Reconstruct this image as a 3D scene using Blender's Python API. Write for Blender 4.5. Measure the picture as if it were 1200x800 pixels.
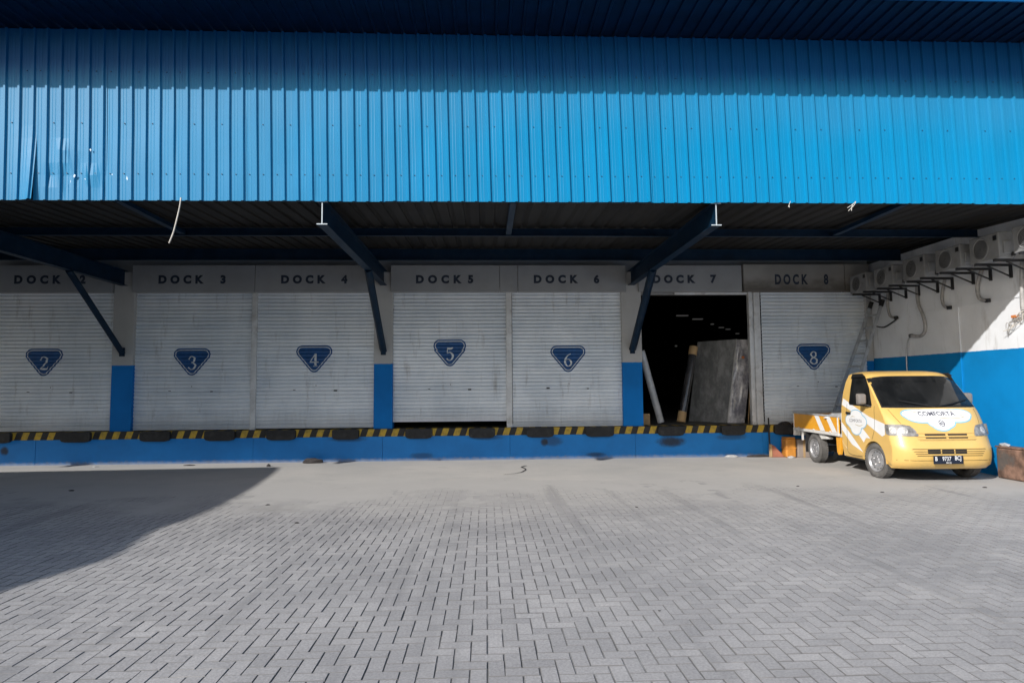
import bpy, bmesh, math, random
from mathutils import Vector, Matrix, noise
random.seed(7)
sc = bpy.context.scene
for o in list(bpy.data.objects): bpy.data.objects.remove(o)
COL = sc.collection
R = math.radians

# ------------------------------------------------------------ camera
cd = bpy.data.cameras.new("camera"); cam = bpy.data.objects.new("camera", cd); COL.objects.link(cam)
cd.sensor_width = 36.0; cd.lens = 746.9 * 36 / 1200; cd.clip_start = 0.05; cd.clip_end = 3000
yaw, pitch, roll = R(2.345), R(4.048), R(0.4404)
fw = Vector((math.sin(yaw)*math.cos(pitch), math.cos(yaw)*math.cos(pitch), math.sin(pitch)))
r0 = Vector((math.cos(yaw), -math.sin(yaw), 0)); u0 = r0.cross(fw)
rr = r0*math.cos(roll) - u0*math.sin(roll); uu = u0*math.cos(roll) + r0*math.sin(roll)
M4 = Matrix(((rr.x, uu.x, -fw.x, 0), (rr.y, uu.y, -fw.y, 0), (rr.z, uu.z, -fw.z, 1.7), (0, 0, 0, 1)))
cam.matrix_world = M4
sc.camera = cam

# ------------------------------------------------------------ light
to_sun = Vector((-0.95, -1.0, 0.775)).normalized()
elev = math.asin(to_sun.z)
w = bpy.data.worlds.new("World"); sc.world = w; w.use_nodes = True
nt = w.node_tree
bg = nt.nodes["Background"]; bg.inputs[1].default_value = 0.12
sky = nt.nodes.new("ShaderNodeTexSky"); sky.sky_type = 'NISHITA'; sky.sun_disc = False
sky.sun_elevation = elev; sky.sun_rotation = math.atan2(to_sun.x, to_sun.y)
sky.air_density = 1.0; sky.dust_density = 1.5; sky.ozone_density = 1.0
nt.links.new(sky.outputs[0], bg.inputs[0])
sd = bpy.data.lights.new("sun", 'SUN'); sd.energy = 3.8; sd.angle = R(0.6); sd.color = (1.0, 0.965, 0.92)
sun = bpy.data.objects.new("sun", sd); COL.objects.link(sun)
sun.rotation_euler = to_sun.to_track_quat('Z', 'Y').to_euler()
sc.view_settings.view_transform = 'Standard'
sc.view_settings.look = 'None'
sc.view_settings.exposure = 0.32
sc.view_settings.gamma = 1.0
sc.cycles.max_bounces = 8

# ------------------------------------------------------------ materials
def nmat(name):
    m = bpy.data.materials.new(name); m.use_nodes = True
    return m, m.node_tree, m.node_tree.nodes["Principled BSDF"]
def N(t, typ, **kw):
    n = t.nodes.new(typ)
    for k, v in kw.items(): setattr(n, k, v)
    return n
def rgba(c): return (c[0], c[1], c[2], 1)
def mixc(t, fac, a, b, mode='MIX'):
    n = N(t, "ShaderNodeMix", data_type='RGBA', blend_type=mode)
    for s, v in ((0, fac), (6, a), (7, b)):
        if hasattr(v, 'is_output'): t.links.new(v, n.inputs[s])
        else: n.inputs[s].default_value = rgba(v) if s > 0 else v
    return n.outputs[2]
def math_(t, op, a, b=None, c=None, clamp=False):
    n = N(t, "ShaderNodeMath", operation=op); n.use_clamp = clamp
    for i, v in enumerate((a, b, c)):
        if v is None: continue
        if hasattr(v, 'is_output'): t.links.new(v, n.inputs[i])
        else: n.inputs[i].default_value = v
    return n.outputs[0]
def ramp(t, v, a, b):      # smooth 0..1 between a and b
    n = N(t, "ShaderNodeMapRange", interpolation_type='SMOOTHSTEP')
    t.links.new(v, n.inputs[0]); n.inputs[1].default_value = a; n.inputs[2].default_value = b
    return n.outputs[0]
def pos(t): return N(t, "ShaderNodeNewGeometry").outputs["Position"]
def noise_(t, co, scale, detail=4, rough=.55, stretch=None):
    if stretch:
        mp = N(t, "ShaderNodeMapping"); t.links.new(co, mp.inputs[0]); mp.inputs[3].default_value = stretch; co = mp.outputs[0]
    n = N(t, "ShaderNodeTexNoise"); t.links.new(co, n.inputs[0])
    n.inputs["Scale"].default_value = scale; n.inputs["Detail"].default_value = detail; n.inputs["Roughness"].default_value = rough
    return n.outputs[0]
def sep(t, co):
    n = N(t, "ShaderNodeSeparateXYZ"); t.links.new(co, n.inputs[0]); return n.outputs
def bump(t, b, h, strength=.3, dist=.01):
    n = N(t, "ShaderNodeBump"); n.inputs[0].default_value = strength; n.inputs[1].default_value = dist
    t.links.new(h, n.inputs[2]); t.links.new(n.outputs[0], b.inputs["Normal"])
def mat(name, col, rough=.6, metal=0, var=.25, scale=3, stretch=None, dirt=None, dirt_scale=2.0, dirt_lo=.5, dirt_hi=.75, bstr=.1, bscale=40, coat=0, spec=.5, local=False):
    m, t, b = nmat(name)
    co = N(t, "ShaderNodeTexCoord").outputs["Object"] if local else pos(t)
    n1 = noise_(t, co, scale, 5, .6, stretch)
    dark = tuple(c*(1-var) for c in col); light = tuple(min(1, c*(1+var*.6)) for c in col)
    c = mixc(t, ramp(t, n1, .3, .7), dark, light)
    if dirt:
        n2 = noise_(t, co, dirt_scale, 6, .65, stretch)
        c = mixc(t, math_(t, 'MULTIPLY', ramp(t, n2, dirt_lo, dirt_hi), .85), c, dirt)
    t.links.new(c, b.inputs["Base Color"])
    b.inputs["Roughness"].default_value = rough; b.inputs["Metallic"].default_value = metal
    b.inputs["Coat Weight"].default_value = coat; b.inputs["Specular IOR Level"].default_value = spec
    if bstr: bump(t, b, noise_(t, co, bscale, 4), bstr, .004)
    return m

BLUE = (0.006, 0.25, 0.60)
def blue_sheet():
    m, t, b = nmat("blue sheet metal")
    p = pos(t); x, y, z = sep(t, p)
    n1 = noise_(t, p, 1.4, 5, .6, (1.0, 1.0, .25))
    c = mixc(t, ramp(t, n1, .3, .7), (.0006, .190, .388), (.0008, .218, .444))
    # chalked, dusty paint: mostly on the left and the top
    n2 = noise_(t, p, .8, 4, .6, (1.0, 1.0, .5)); n3 = noise_(t, p, 6.0, 5, .7, (6.0, 1.0, .2))
    dz = ramp(t, math_(t, 'ADD', z, math_(t, 'MULTIPLY', math_(t, 'SUBTRACT', n2, .5), 1.0)), 5.3, 6.1)
    dx = ramp(t, math_(t, 'ADD', x, math_(t, 'MULTIPLY', math_(t, 'SUBTRACT', n2, .5), 5)), 1.5, -6.5)
    f = math_(t, 'ADD', math_(t, 'MULTIPLY', dz, .14), math_(t, 'MULTIPLY', dx, .13))
    f = math_(t, 'MULTIPLY', f, math_(t, 'ADD', .55, math_(t, 'MULTIPLY', n3, .8)), clamp=True)
    c = mixc(t, f, c, (.11, .23, .38))
    # eave shade painted into the strip below it as a deeper blue
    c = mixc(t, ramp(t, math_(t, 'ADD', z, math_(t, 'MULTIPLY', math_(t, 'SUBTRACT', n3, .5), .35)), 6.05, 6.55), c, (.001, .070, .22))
    n4 = noise_(t, p, 9, 6, .7, (2.5, 1, .35))
    c = mixc(t, math_(t, 'MULTIPLY', ramp(t, n4, .62, .8), .5), c, (.02, .10, .22))
    t.links.new(c, b.inputs["Base Color"])
    b.inputs['Specular IOR Level'].default_value = .22
    rr_ = math_(t, 'ADD', .40, math_(t, 'MULTIPLY', f, .35)); t.links.new(rr_, b.inputs["Roughness"])
    bump(t, b, noise_(t, p, 5, 3, .5, (1, 1, .4)), .25, .012)
    return m
M = {}
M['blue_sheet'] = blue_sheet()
M['blue_steel'] = mat("blue steel paint", (.002, .019, .046), .5, var=.3, dirt=(.02, .024, .028), dirt_scale=3, dirt_lo=.5, dirt_hi=.8, spec=.2)
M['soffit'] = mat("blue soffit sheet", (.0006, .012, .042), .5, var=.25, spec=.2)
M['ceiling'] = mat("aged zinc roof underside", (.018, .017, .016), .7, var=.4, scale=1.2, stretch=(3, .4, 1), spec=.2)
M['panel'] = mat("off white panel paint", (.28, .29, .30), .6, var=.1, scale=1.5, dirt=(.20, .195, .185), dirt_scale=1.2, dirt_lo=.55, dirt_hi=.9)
def panel_dirty():
    m, t, b = nmat("sooty white panel paint"); p = pos(t); x, y, z = sep(t, p)
    n = noise_(t, p, 2.2, 6, .6, (1, 1, 2)); n2 = noise_(t, p, 1.0, 3)
    low = ramp(t, math_(t, 'ADD', z, math_(t, 'MULTIPLY', math_(t, 'SUBTRACT', n, .5), .55)), 4.32, 3.96)
    c = mixc(t, ramp(t, n2, .35, .7), (.26, .25, .23), (.34, .33, .31))
    c = mixc(t, math_(t, 'MULTIPLY', low, .8), c, (.07, .06, .05))
    t.links.new(c, b.inputs["Base Color"]); b.inputs["Roughness"].default_value = .7
    return m
M['panel_dirty'] = panel_dirty()
def shutter():
    m, t, b = nmat("galvanised shutter steel"); p = pos(t); x, y, z = sep(t, p)
    n = noise_(t, p, 1.1, 5, .6, (1.2, 1, .7)); n2 = noise_(t, p, 3.0, 6, .7, (2.2, 1, .35))
    c = mixc(t, ramp(t, n, .3, .7), (.60, .655, .715), (.74, .785, .83))
    c = mixc(t, math_(t, 'MULTIPLY', ramp(t, n2, .54, .8), .6), c, (.28, .27, .26))
    lo = ramp(t, math_(t, 'ADD', z, math_(t, 'MULTIPLY', math_(t, 'SUBTRACT', n2, .5), .8)), 1.25, .75)
    c = mixc(t, math_(t, 'MULTIPLY', lo, .30), c, (.26, .24, .22))
    oi = N(t, "ShaderNodeObjectInfo").outputs["Random"]
    c = mixc(t, .18, c, mixc(t, oi, (.25, .25, .26), (.9, .9, .9)), 'OVERLAY')
    t.links.new(c, b.inputs["Base Color"]); b.inputs["Roughness"].default_value = .48; b.inputs["Metallic"].default_value = .15
    bump(t, b, noise_(t, p, 14, 4, .6, (.4, 1, 1)), .2, .006)
    return m
M['shutter'] = shutter()
M['rail'] = mat("guide rail steel", (.58, .59, .60), .45, .2, var=.15, dirt=(.33, .31, .3), dirt_scale=4)
M['badge'] = mat("badge navy paint", (.008, .075, .235), .5, var=.2, scale=8)
M['badge_line'] = mat("badge white paint", (.62, .66, .68), .6, var=.12, scale=20)
M['letter'] = mat("stencil navy lettering", (.012, .022, .045), .6, var=.4, scale=12)
def two_tone(name, split, white, blue, spots=()):
    m, t, b = nmat(name); p = pos(t); x, y, z = sep(t, p)
    n = noise_(t, p, 12, 4); n2 = noise_(t, p, .9, 6, .62); n3 = noise_(t, p, 3.2, 6, .7, (1.5, 1.5, .3))
    zz = math_(t, 'ADD', z, math_(t, 'MULTIPLY', math_(t, 'SUBTRACT', n, .5), .022))
    cw = mixc(t, ramp(t, n2, .3, .7), tuple(c*.86 for c in white), white)
    cw = mixc(t, math_(t, 'MULTIPLY', ramp(t, n3, .53, .8), .55), cw, (.32, .30, .27))
    cb = mixc(t, ramp(t, n2, .3, .7), tuple(c*.85 for c in blue), tuple(min(1, c*1.08) for c in blue))
    cb = mixc(t, math_(t, 'MULTIPLY', ramp(t, n3, .64, .85), .4), cb, (.10, .22, .36))
    c = mixc(t, math_(t, 'GREATER_THAN', zz, split), cb, cw)
    t.links.new(c, b.inputs["Base Color"]); b.inputs["Roughness"].default_value = .65; b.inputs['Specular IOR Level'].default_value = .2
    bump(t, b, noise_(t, p, 30, 5), .25, .006)
    return m
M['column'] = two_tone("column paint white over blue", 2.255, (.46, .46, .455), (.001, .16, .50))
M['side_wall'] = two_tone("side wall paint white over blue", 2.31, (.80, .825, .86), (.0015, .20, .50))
def dock_paint():
    m, t, b = nmat("dock blue wall paint"); p = pos(t); x, y, z = sep(t, p)
    n = noise_(t, p, 1.2, 6, .6); n3 = noise_(t, p, 4, 6, .7, (1.2, 1, .4)); n5 = noise_(t, p, 9, 5, .7)
    c = mixc(t, ramp(t, n, .3, .7), (.001, .175, .52), (.002, .215, .62))
    c = mixc(t, math_(t, 'MULTIPLY', ramp(t, n3, .6, .85), .4), c, (.06, .15, .26))
    lo = ramp(t, math_(t, 'ADD', z, math_(t, 'MULTIPLY', math_(t, 'SUBTRACT', n5, .5), .16)), .10, .02)
    c = mixc(t, math_(t, 'MULTIPLY', lo, .6), c, (.30, .28, .26))
    # soot marks and bumper rubs, each where the wall has one
    for sx, sz, rx, rz, k in ((1.35, .40, .09, .10, .9), (1.55, .42, .26, .12, .55), (4.35, .38, .36, .13, .92), (2.55, .10, .25, .06, .7), (-10.88, .34, .10, .11, .9),
                              (-1.5, .12, .3, .08, .5), (-3.2, .52, .45, .07, .5), (.0, .52, .45, .06, .5), (5.8, .47, .4, .08, .5)):
        dx = math_(t, 'DIVIDE', math_(t, 'SUBTRACT', x, sx), rx); dz = math_(t, 'DIVIDE', math_(t, 'SUBTRACT', z, sz), rz)
        d = math_(t, 'ADD', math_(t, 'MULTIPLY', dx, dx), math_(t, 'MULTIPLY', dz, dz))
        d = math_(t, 'ADD', d, math_(t, 'MULTIPLY', math_(t, 'SUBTRACT', n5, .5), 1.2))
        c = mixc(t, math_(t, 'MULTIPLY', ramp(t, d, 1.3, .1), k), c, (.012, .014, .018))
    t.links.new(c, b.inputs["Base Color"]); b.inputs["Roughness"].default_value = .6
    bump(t, b, noise_(t, p, 25, 5), .3, .006)
    return m
M['dock'] = dock_paint()
def hazard():
    m, t, b = nmat("black and yellow hazard paint"); p = pos(t); x, y, z = sep(t, p)
    u = math_(t, 'SUBTRACT', x, math_(t, 'MULTIPLY', z, .34))
    fr = math_(t, 'FRACT', math_(t, 'ADD', math_(t, 'DIVIDE', u, .287), .38))
    n = noise_(t, p, 11, 6, .7); n2 = noise_(t, p, 30, 4, .7)
    k = math_(t, 'LESS_THAN', fr, .5)
    ye = mixc(t, ramp(t, n, .35, .7), (.55, .36, .035), (.30, .21, .04))
    ye = mixc(t, ramp(t, n2, .62, .75), ye, (.07, .06, .05))
    c = mixc(t, k, mixc(t, n, (.01, .01, .011), (.035, .033, .03)), ye)
    t.links.new(c, b.inputs["Base Color"]); b.inputs["Roughness"].default_value = .7
    return m
M['hazard'] = hazard()
M['rubber'] = mat("black rubber", (.014, .014, .015), .65, var=.5, scale=9, dirt=(.05, .048, .045), dirt_scale=5)
M['concrete_floor'] = mat("warehouse floor concrete", (.16, .15, .14), .7)
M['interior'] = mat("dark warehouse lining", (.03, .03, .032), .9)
M['black_steel'] = mat("black bracket steel", (.018, .018, .02), .5, var=.3)
M['ac_white'] = mat("aged white enamel", (.25, .255, .26), .5, var=.2, dirt=(.15, .14, .13), dirt_scale=5, dirt_lo=.5, dirt_hi=.85)
M['ac_pale'] = mat('pale primed steel', (.50, .56, .60), .6)
M['ac_dark'] = mat("dark fan grille", (.04, .04, .042), .6)
M['pipe_wrap'] = mat("grey pipe wrap", (.36, .35, .34), .7, var=.25, scale=12)
M['alu'] = mat("dull aluminium", (.42, .44, .46), .42, .5, var=.2, scale=8)
M['wire_white'] = mat("pale wire", (.62, .58, .52), .6)
M['wire_dark'] = mat("dark strap", (.02, .02, .02), .6)
M['orange_plastic'] = mat("orange plastic", (.62, .20, .05), .5)

def paver_mat():
    m, t, b = nmat("concrete paver"); p = pos(t); x, y, z = sep(t, p)
    g = N(t, "ShaderNodeNewGeometry").outputs["Random Per Island"]; oi = N(t, "ShaderNodeObjectInfo").outputs["Random"]
    rnd = math_(t, 'FRACT', math_(t, 'ADD', g, math_(t, 'MULTIPLY', oi, 7.31)))
    c = mixc(t, rnd, (.325, .317, .314), (.39, .379, .372))
    n = noise_(t, p, .55, 6, .62); n2 = noise_(t, p, 60, 5, .7); n3 = noise_(t, p, 4.5, 6, .7)
    c = mixc(t, .55, c, mixc(t, ramp(t, n, .28, .72), (.36, .36, .37), (.62, .61, .60)), 'OVERLAY')
    c = mixc(t, .35, c, mixc(t, ramp(t, n2, .3, .7), (.2, .2, .2), (.8, .8, .8)), 'OVERLAY')
    c = mixc(t, math_(t, 'MULTIPLY', ramp(t, n3, .55, .78), .35), c, (.22, .22, .225))
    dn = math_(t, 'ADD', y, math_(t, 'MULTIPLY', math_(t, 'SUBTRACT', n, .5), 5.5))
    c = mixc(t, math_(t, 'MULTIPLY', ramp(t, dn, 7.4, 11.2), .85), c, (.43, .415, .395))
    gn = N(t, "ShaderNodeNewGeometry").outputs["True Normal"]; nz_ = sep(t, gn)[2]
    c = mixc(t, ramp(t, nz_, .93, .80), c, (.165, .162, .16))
    # tyre smears and old oil
    mp = N(t, "ShaderNodeMapping"); t.links.new(p, mp.inputs[0]); mp.inputs[2].default_value = (0, 0, .5); mp.inputs[3].default_value = (2.6, .22, 1)
    n6 = N(t, "ShaderNodeTexNoise"); t.links.new(mp.outputs[0], n6.inputs[0]); n6.inputs["Scale"].default_value = 1.0; n6.inputs["Detail"].default_value = 5; n6.inputs["Distortion"].default_value = .6
    c = mixc(t, math_(t, 'MULTIPLY', ramp(t, n6.outputs[0], .54, .72), .45), c, (.185, .183, .185))
    n7 = noise_(t, p, 1.9, 6, .7); c = mixc(t, math_(t, 'MULTIPLY', ramp(t, n7, .68, .80), .55), c, (.14, .137, .137))
    n8 = noise_(t, p, .9, 6, .7); c = mixc(t, math_(t, 'MULTIPLY', ramp(t, n8, .55, .72), .40), c, (.45, .435, .415))
    t.links.new(c, b.inputs["Base Color"]); b.inputs["Roughness"].default_value = .85; b.inputs["Specular IOR Level"].default_value = .3
    bump(t, b, noise_(t, p, 220, 4, .7), .35, .003)
    return m
M['paver'] = paver_mat()
def joint_mat():
    m, t, b = nmat("joint sand"); p = pos(t); x, y, z = sep(t, p)
    n = noise_(t, p, .55, 6, .62); n2 = noise_(t, p, 2.2, 4)
    c = mixc(t, ramp(t, n2, .45, .68), (.13, .127, .124), (.33, .325, .32))
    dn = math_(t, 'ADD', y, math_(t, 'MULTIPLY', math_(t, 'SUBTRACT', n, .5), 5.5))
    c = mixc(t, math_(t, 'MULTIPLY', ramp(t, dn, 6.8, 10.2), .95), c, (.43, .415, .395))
    t.links.new(c, b.inputs["Base Color"]); b.inputs["Roughness"].default_value = .95
    return m
M['joint'] = joint_mat()
def apron_mat():
    m, t, b = nmat("dusty concrete apron"); p = pos(t)
    n = noise_(t, p, .5, 6, .6); n2 = noise_(t, p, 2.4, 6, .7, (.6, 1.6, 1)); n3 = noise_(t, p, 70, 4, .7)
    c = mixc(t, ramp(t, n, .3, .7), (.40, .39, .375), (.47, .45, .425))
    c = mixc(t, math_(t, 'MULTIPLY', ramp(t, n2, .52, .75), .55), c, (.30, .29, .285))
    n4 = noise_(t, p, 1.1, 5, .6, (.5, 1.2, 1)); c = mixc(t, math_(t, 'MULTIPLY', ramp(t, n4, .62, .74), .5), c, (.48, .43, .37))
    c = mixc(t, .3, c, mixc(t, n3, (.2, .2, .2), (.8, .8, .8)), 'OVERLAY')
    n5 = noise_(t, p, 5.5, 6, .75); c = mixc(t, math_(t, 'MULTIPLY', ramp(t, n5, .66, .76), .6), c, (.12, .115, .11))
    t.links.new(c, b.inputs["Base Color"]); b.inputs["Roughness"].default_value = .9; b.inputs["Specular IOR Level"].default_value = .3
    bump(t, b, noise_(t, p, 18, 6, .7), .4, .01)
    return m
M['apron'] = apron_mat()
M['ground'] = mat("open yard concrete", (.26, .255, .25), .9)
M['crack'] = mat("dark crack", (.05, .048, .045), .9)

# truck paints
M['cream'] = mat("cream yellow car paint", (.68, .44, .13), .38, var=.07, scale=1.5, coat=.35, dirt=(.55, .42, .22), dirt_scale=3, dirt_lo=.55, dirt_hi=.95, bstr=0, local=True)
M['bed_orange'] = mat("orange bed panel paint", (.78, .36, .025), .4, var=.1, coat=.25, bstr=.05)
M['truck_white'] = mat("white vinyl", (.78, .79, .80), .4, var=.05, bstr=0)
M['cloud_blue'] = mat("sky blue vinyl", (.18, .48, .68), .4, var=.05, bstr=0)
M['print_grey'] = mat("grey print", (.09, .09, .12), .5, bstr=0)
M['print_gold'] = mat("gold print", (.42, .33, .14), .5, bstr=0)
def glass_dark():
    m, t, b = nmat("tinted glass"); p = pos(t)
    c = mixc(t, ramp(t, noise_(t, p, 2.5, 4), .35, .7), (.008, .009, .010), (.022, .023, .024))
    t.links.new(c, b.inputs["Base Color"]); b.inputs["Roughness"].default_value = .06; b.inputs["Specular IOR Level"].default_value = .5
    return m
M['glass'] = glass_dark()
M['trim'] = mat("black trim plastic", (.012, .012, .013), .5, bstr=0)
M['seam'] = mat("panel gap", (.10, .065, .02), .8, bstr=0)
M['lamp'] = mat("clear headlamp lens", (.24, .232, .222), .35, .05, var=.5, scale=11, coat=.3, bstr=.25, bscale=18)
M['chrome'] = mat("bright reflector", (.7, .7, .7), .15, .9, var=.1, bstr=0)
M['reflector'] = mat('dull reflector', (.50, .49, .47), .45, .1, var=.5, scale=25, bstr=0)
M['amber'] = mat("amber lens", (.6, .22, .04), .3, bstr=0)
M['tyre'] = mat("dusty tyre rubber", (.115, .11, .105), .9, var=.3, scale=6, bstr=.2, local=True)
M['rim'] = mat("silver wheel steel", (.36, .36, .37), .38, .45, var=.2, scale=9, local=True)
M['plate'] = mat("black number plate", (.012, .016, .03), .45, bstr=0)
M['plate_white'] = mat("plate lettering", (.75, .75, .75), .5, bstr=0)
M['mirror'] = mat("grey mirror plastic", (.20, .18, .165), .5, var=.2)
M['chassis'] = mat("chassis black", (.025, .024, .023), .8, var=.4)
M['bed_white'] = mat("worn white bed rail", (.66, .65, .62), .5, var=.12, scale=6, dirt=(.35, .25, .16), dirt_scale=8, dirt_lo=.62, dirt_hi=.8)
M['bed_grey'] = mat("worn bed steel", (.45, .46, .47), .5, .2, var=.2, scale=6)
def plastic_wrap(name, col, tint):
    m, t, b = nmat(name); p = pos(t)
    n = noise_(t, p, 4, 6, .7, (1, 1, .6)); v = N(t, "ShaderNodeTexVoronoi"); t.links.new(p, v.inputs[0]); v.inputs["Scale"].default_value = 7
    c = mixc(t, ramp(t, n, .35, .7), col, tint)
    t.links.new(c, b.inputs["Base Color"]); b.inputs["Roughness"].default_value = .22; b.inputs["Coat Weight"].default_value = .6
    h = math_(t, 'ADD', n, math_(t, 'MULTIPLY', v.outputs["Distance"], .6)); bump(t, b, h, .9, .05)
    return m
M['wrap_grey'] = plastic_wrap("plastic wrapped grey fabric", (.17, .175, .18), (.34, .345, .35))
M['wrap_print'] = plastic_wrap("printed plastic wrap", (.22, .22, .26), (.80, .78, .80))
M['wrap_dark'] = plastic_wrap("black stretch wrap", (.015, .015, .017), (.05, .05, .055))
M['wrap_clear'] = plastic_wrap("clear wrapped roll", (.36, .38, .40), (.6, .61, .62))
M['card'] = mat("brown cardboard", (.42, .28, .14), .8, var=.2)
M['rust'] = mat("rusty painted steel", (.21, .125, .09), .85, var=.6, scale=5, dirt=(.09, .085, .08), dirt_scale=2.2, dirt_lo=.5, dirt_hi=.62, bstr=.5, bscale=20)
M['crate_orange'] = mat("orange drum paint", (.60, .25, .04), .55, var=.2, dirt=(.30, .10, .02), dirt_scale=5, dirt_lo=.5, dirt_hi=.75)
M['crate_grey'] = mat("grey cardboard", (.30, .25, .22), .8, var=.15)
M['wood_red'] = mat("reddish board", (.42, .16, .10), .8, var=.3)
M['rag'] = mat("dark rag cloth", (.04, .035, .035), .95, var=.5, scale=12)
M['red_cloth'] = mat("dark red cloth", (.12, .02, .02), .9, var=.4)
M['litter_white'] = mat("crumpled white plastic", (.42, .42, .42), .4, var=.2)
M['clad_grey'] = mat("grey wing cladding", (.42, .43, .44), .6, var=.15)
M['chip'] = mat("bare metal scar", (.42, .58, .72), .4, .0, var=.1)
mt, tt, bb = nmat("lit roof light"); bb.inputs["Base Color"].default_value = (.8, .8, .8, 1)
bb.inputs["Emission Color"].default_value = (1, .98, .95, 1); bb.inputs["Emission Strength"].default_value = .035
M['glow'] = mt

# ------------------------------------------------------------ mesh helpers
WLOC = {}
def tag(o, label=None, cat=None, group=None, kind=None):
    if label: o['label'] = label
    if cat: o['category'] = cat
    if group: o['group'] = group
    if kind: o['kind'] = kind
    return o
def thing(name, loc, label, cat, group=None):
    o = bpy.data.objects.new(name, None); COL.objects.link(o); o.location = loc; o.empty_display_size = .2
    WLOC[o.name] = Vector(loc); return tag(o, label, cat, group)
class MB:
    def __init__(s): s.v = []; s.f = []; s.sm = []
    def add(s, vs, fs, smooth=False):
        o = len(s.v); s.v += [tuple(p) for p in vs]
        for f in fs: s.f.append([i+o for i in f]); s.sm.append(smooth)
        return s
    def box(s, x0, x1, y0, y1, z0, z1, m=None):
        vs = [Vector((x, y, z)) for x in (x0, x1) for y in (y0, y1) for z in (z0, z1)]
        if m: vs = [m @ p for p in vs]
        return s.add(vs, [(0, 1, 3, 2), (4, 6, 7, 5), (0, 4, 5, 1), (2, 3, 7, 6), (0, 2, 6, 4), (1, 5, 7, 3)])
    def tube(s, pts, r, n=8, caps=True):
        pts = [Vector(p) for p in pts]; k = len(pts); rs = r if isinstance(r, (list, tuple)) else [r]*k
        ring = []; up = Vector((0.13, 0.21, 0.97))
        for i, p in enumerate(pts):
            d = (pts[min(i+1, k-1)] - pts[max(i-1, 0)]).normalized()
            a = d.cross(up)
            if a.length < .05: a = d.cross(Vector((1, 0, 0)))
            a.normalize(); b = d.cross(a)
            ring += [p + (a*math.cos(2*math.pi*j/n) + b*math.sin(2*math.pi*j/n))*rs[i] for j in range(n)]
        fs = [(i*n+j, i*n+(j+1) % n, (i+1)*n+(j+1) % n, (i+1)*n+j) for i in range(k-1) for j in range(n)]
        s.add(ring, fs, True)
        if caps: s.add(ring[:n], [tuple(range(n))]); s.add(ring[-n:], [tuple(reversed(range(n)))])
        return s
    def lathe_x(s, prof, n=32, c=(0, 0, 0), smooth=True):     # profile (x, r), turned about the X axis
        k = len(prof); vs = []
        for (x, r) in prof:
            vs += [(c[0]+x, c[1]+r*math.cos(2*math.pi*j/n), c[2]+r*math.sin(2*math.pi*j/n)) for j in range(n)]
        fs = [(i*n+j, i*n+(j+1) % n, (i+1)*n+(j+1) % n, (i+1)*n+j) for i in range(k-1) for j in range(n)]
        return s.add(vs, fs, smooth)
    def prism(s, poly, axis, a, b):     # 2D polygon extruded between a and b on an axis
        def P(u, v, w):
            return {'x': (w, u, v), 'y': (u, w, v), 'z': (u, v, w)}[axis]
        n = len(poly); vs = [P(u, v, a) for u, v in poly] + [P(u, v, b) for u, v in poly]
        fs = [tuple(range(n)), tuple(reversed(range(n, 2*n)))] + [(i, i+n, (i+1) % n+n, (i+1) % n) for i in range(n)]
        return s.add(vs, fs)
    def mesh(s, name, off=Vector((0, 0, 0)), fix=True):
        me = bpy.data.meshes.new(name)
        me.from_pydata([(p[0]-off[0], p[1]-off[1], p[2]-off[2]) for p in s.v], [], s.f)
        me.polygons.foreach_set("use_smooth", s.sm)
        if fix:
            bm = bmesh.new(); bm.from_mesh(me); bmesh.ops.recalc_face_normals(bm, faces=bm.faces); bm.to_mesh(me); bm.free()
        me.update(); return me
    def build(s, name, m, parent=None, bevel=0, loc=None, fix=True):
        off = WLOC[parent.name] if parent else Vector(loc or (0, 0, 0))
        me = s.mesh(name, off, fix); o = link(name, me, m, parent)
        if not parent: o.location = off
        WLOC[o.name] = off
        if bevel:
            b = o.modifiers.new("bevel", 'BEVEL'); b.width = bevel; b.segments = 2; b.limit_method = 'ANGLE'; b.harden_normals = False
        return o
def link(name, me, m, parent=None):
    if m and not me.materials: me.materials.append(m)
    o = bpy.data.objects.new(name, me); COL.objects.link(o)
    if parent: o.parent = parent
    return o
def copy_obj(o, parent=None, dloc=None):
    c = o.copy(); COL.objects.link(c)
    if parent: c.parent = parent
    if dloc: c.location = o.location + Vector(dloc)
    return c
def copy_tree(o, parent=None):
    c = o.copy(); COL.objects.link(c)
    if parent: c.parent = parent
    for ch in [x for x in list(bpy.data.objects) if x.parent == o]: copy_tree(ch, c)
    return c
def bx(name, x0, x1, y0, y1, z0, z1, m, parent=None, bevel=0, loc=None):
    return MB().box(x0, x1, y0, y1, z0, z1).build(name, m, parent, bevel, loc)
def catmull(pts, k=6, closed=False):
    out = []; n = len(pts)
    for i in range(n if closed else n-1):
        if closed: p = [pts[(i+j-1) % n] for j in range(4)]
        else: p = [pts[max(i-1, 0)], pts[i], pts[i+1], pts[min(i+2, n-1)]]
        for j in range(k):
            t = j/k
            out.append(tuple(.5*((2*b)+(-a+c)*t+(2*a-5*b+4*c-d)*t*t+(-a+3*b-3*c+d)*t**3) for a, b, c, d in zip(*p)))
    if not closed: out.append(tuple(pts[-1]))
    return out
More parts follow.
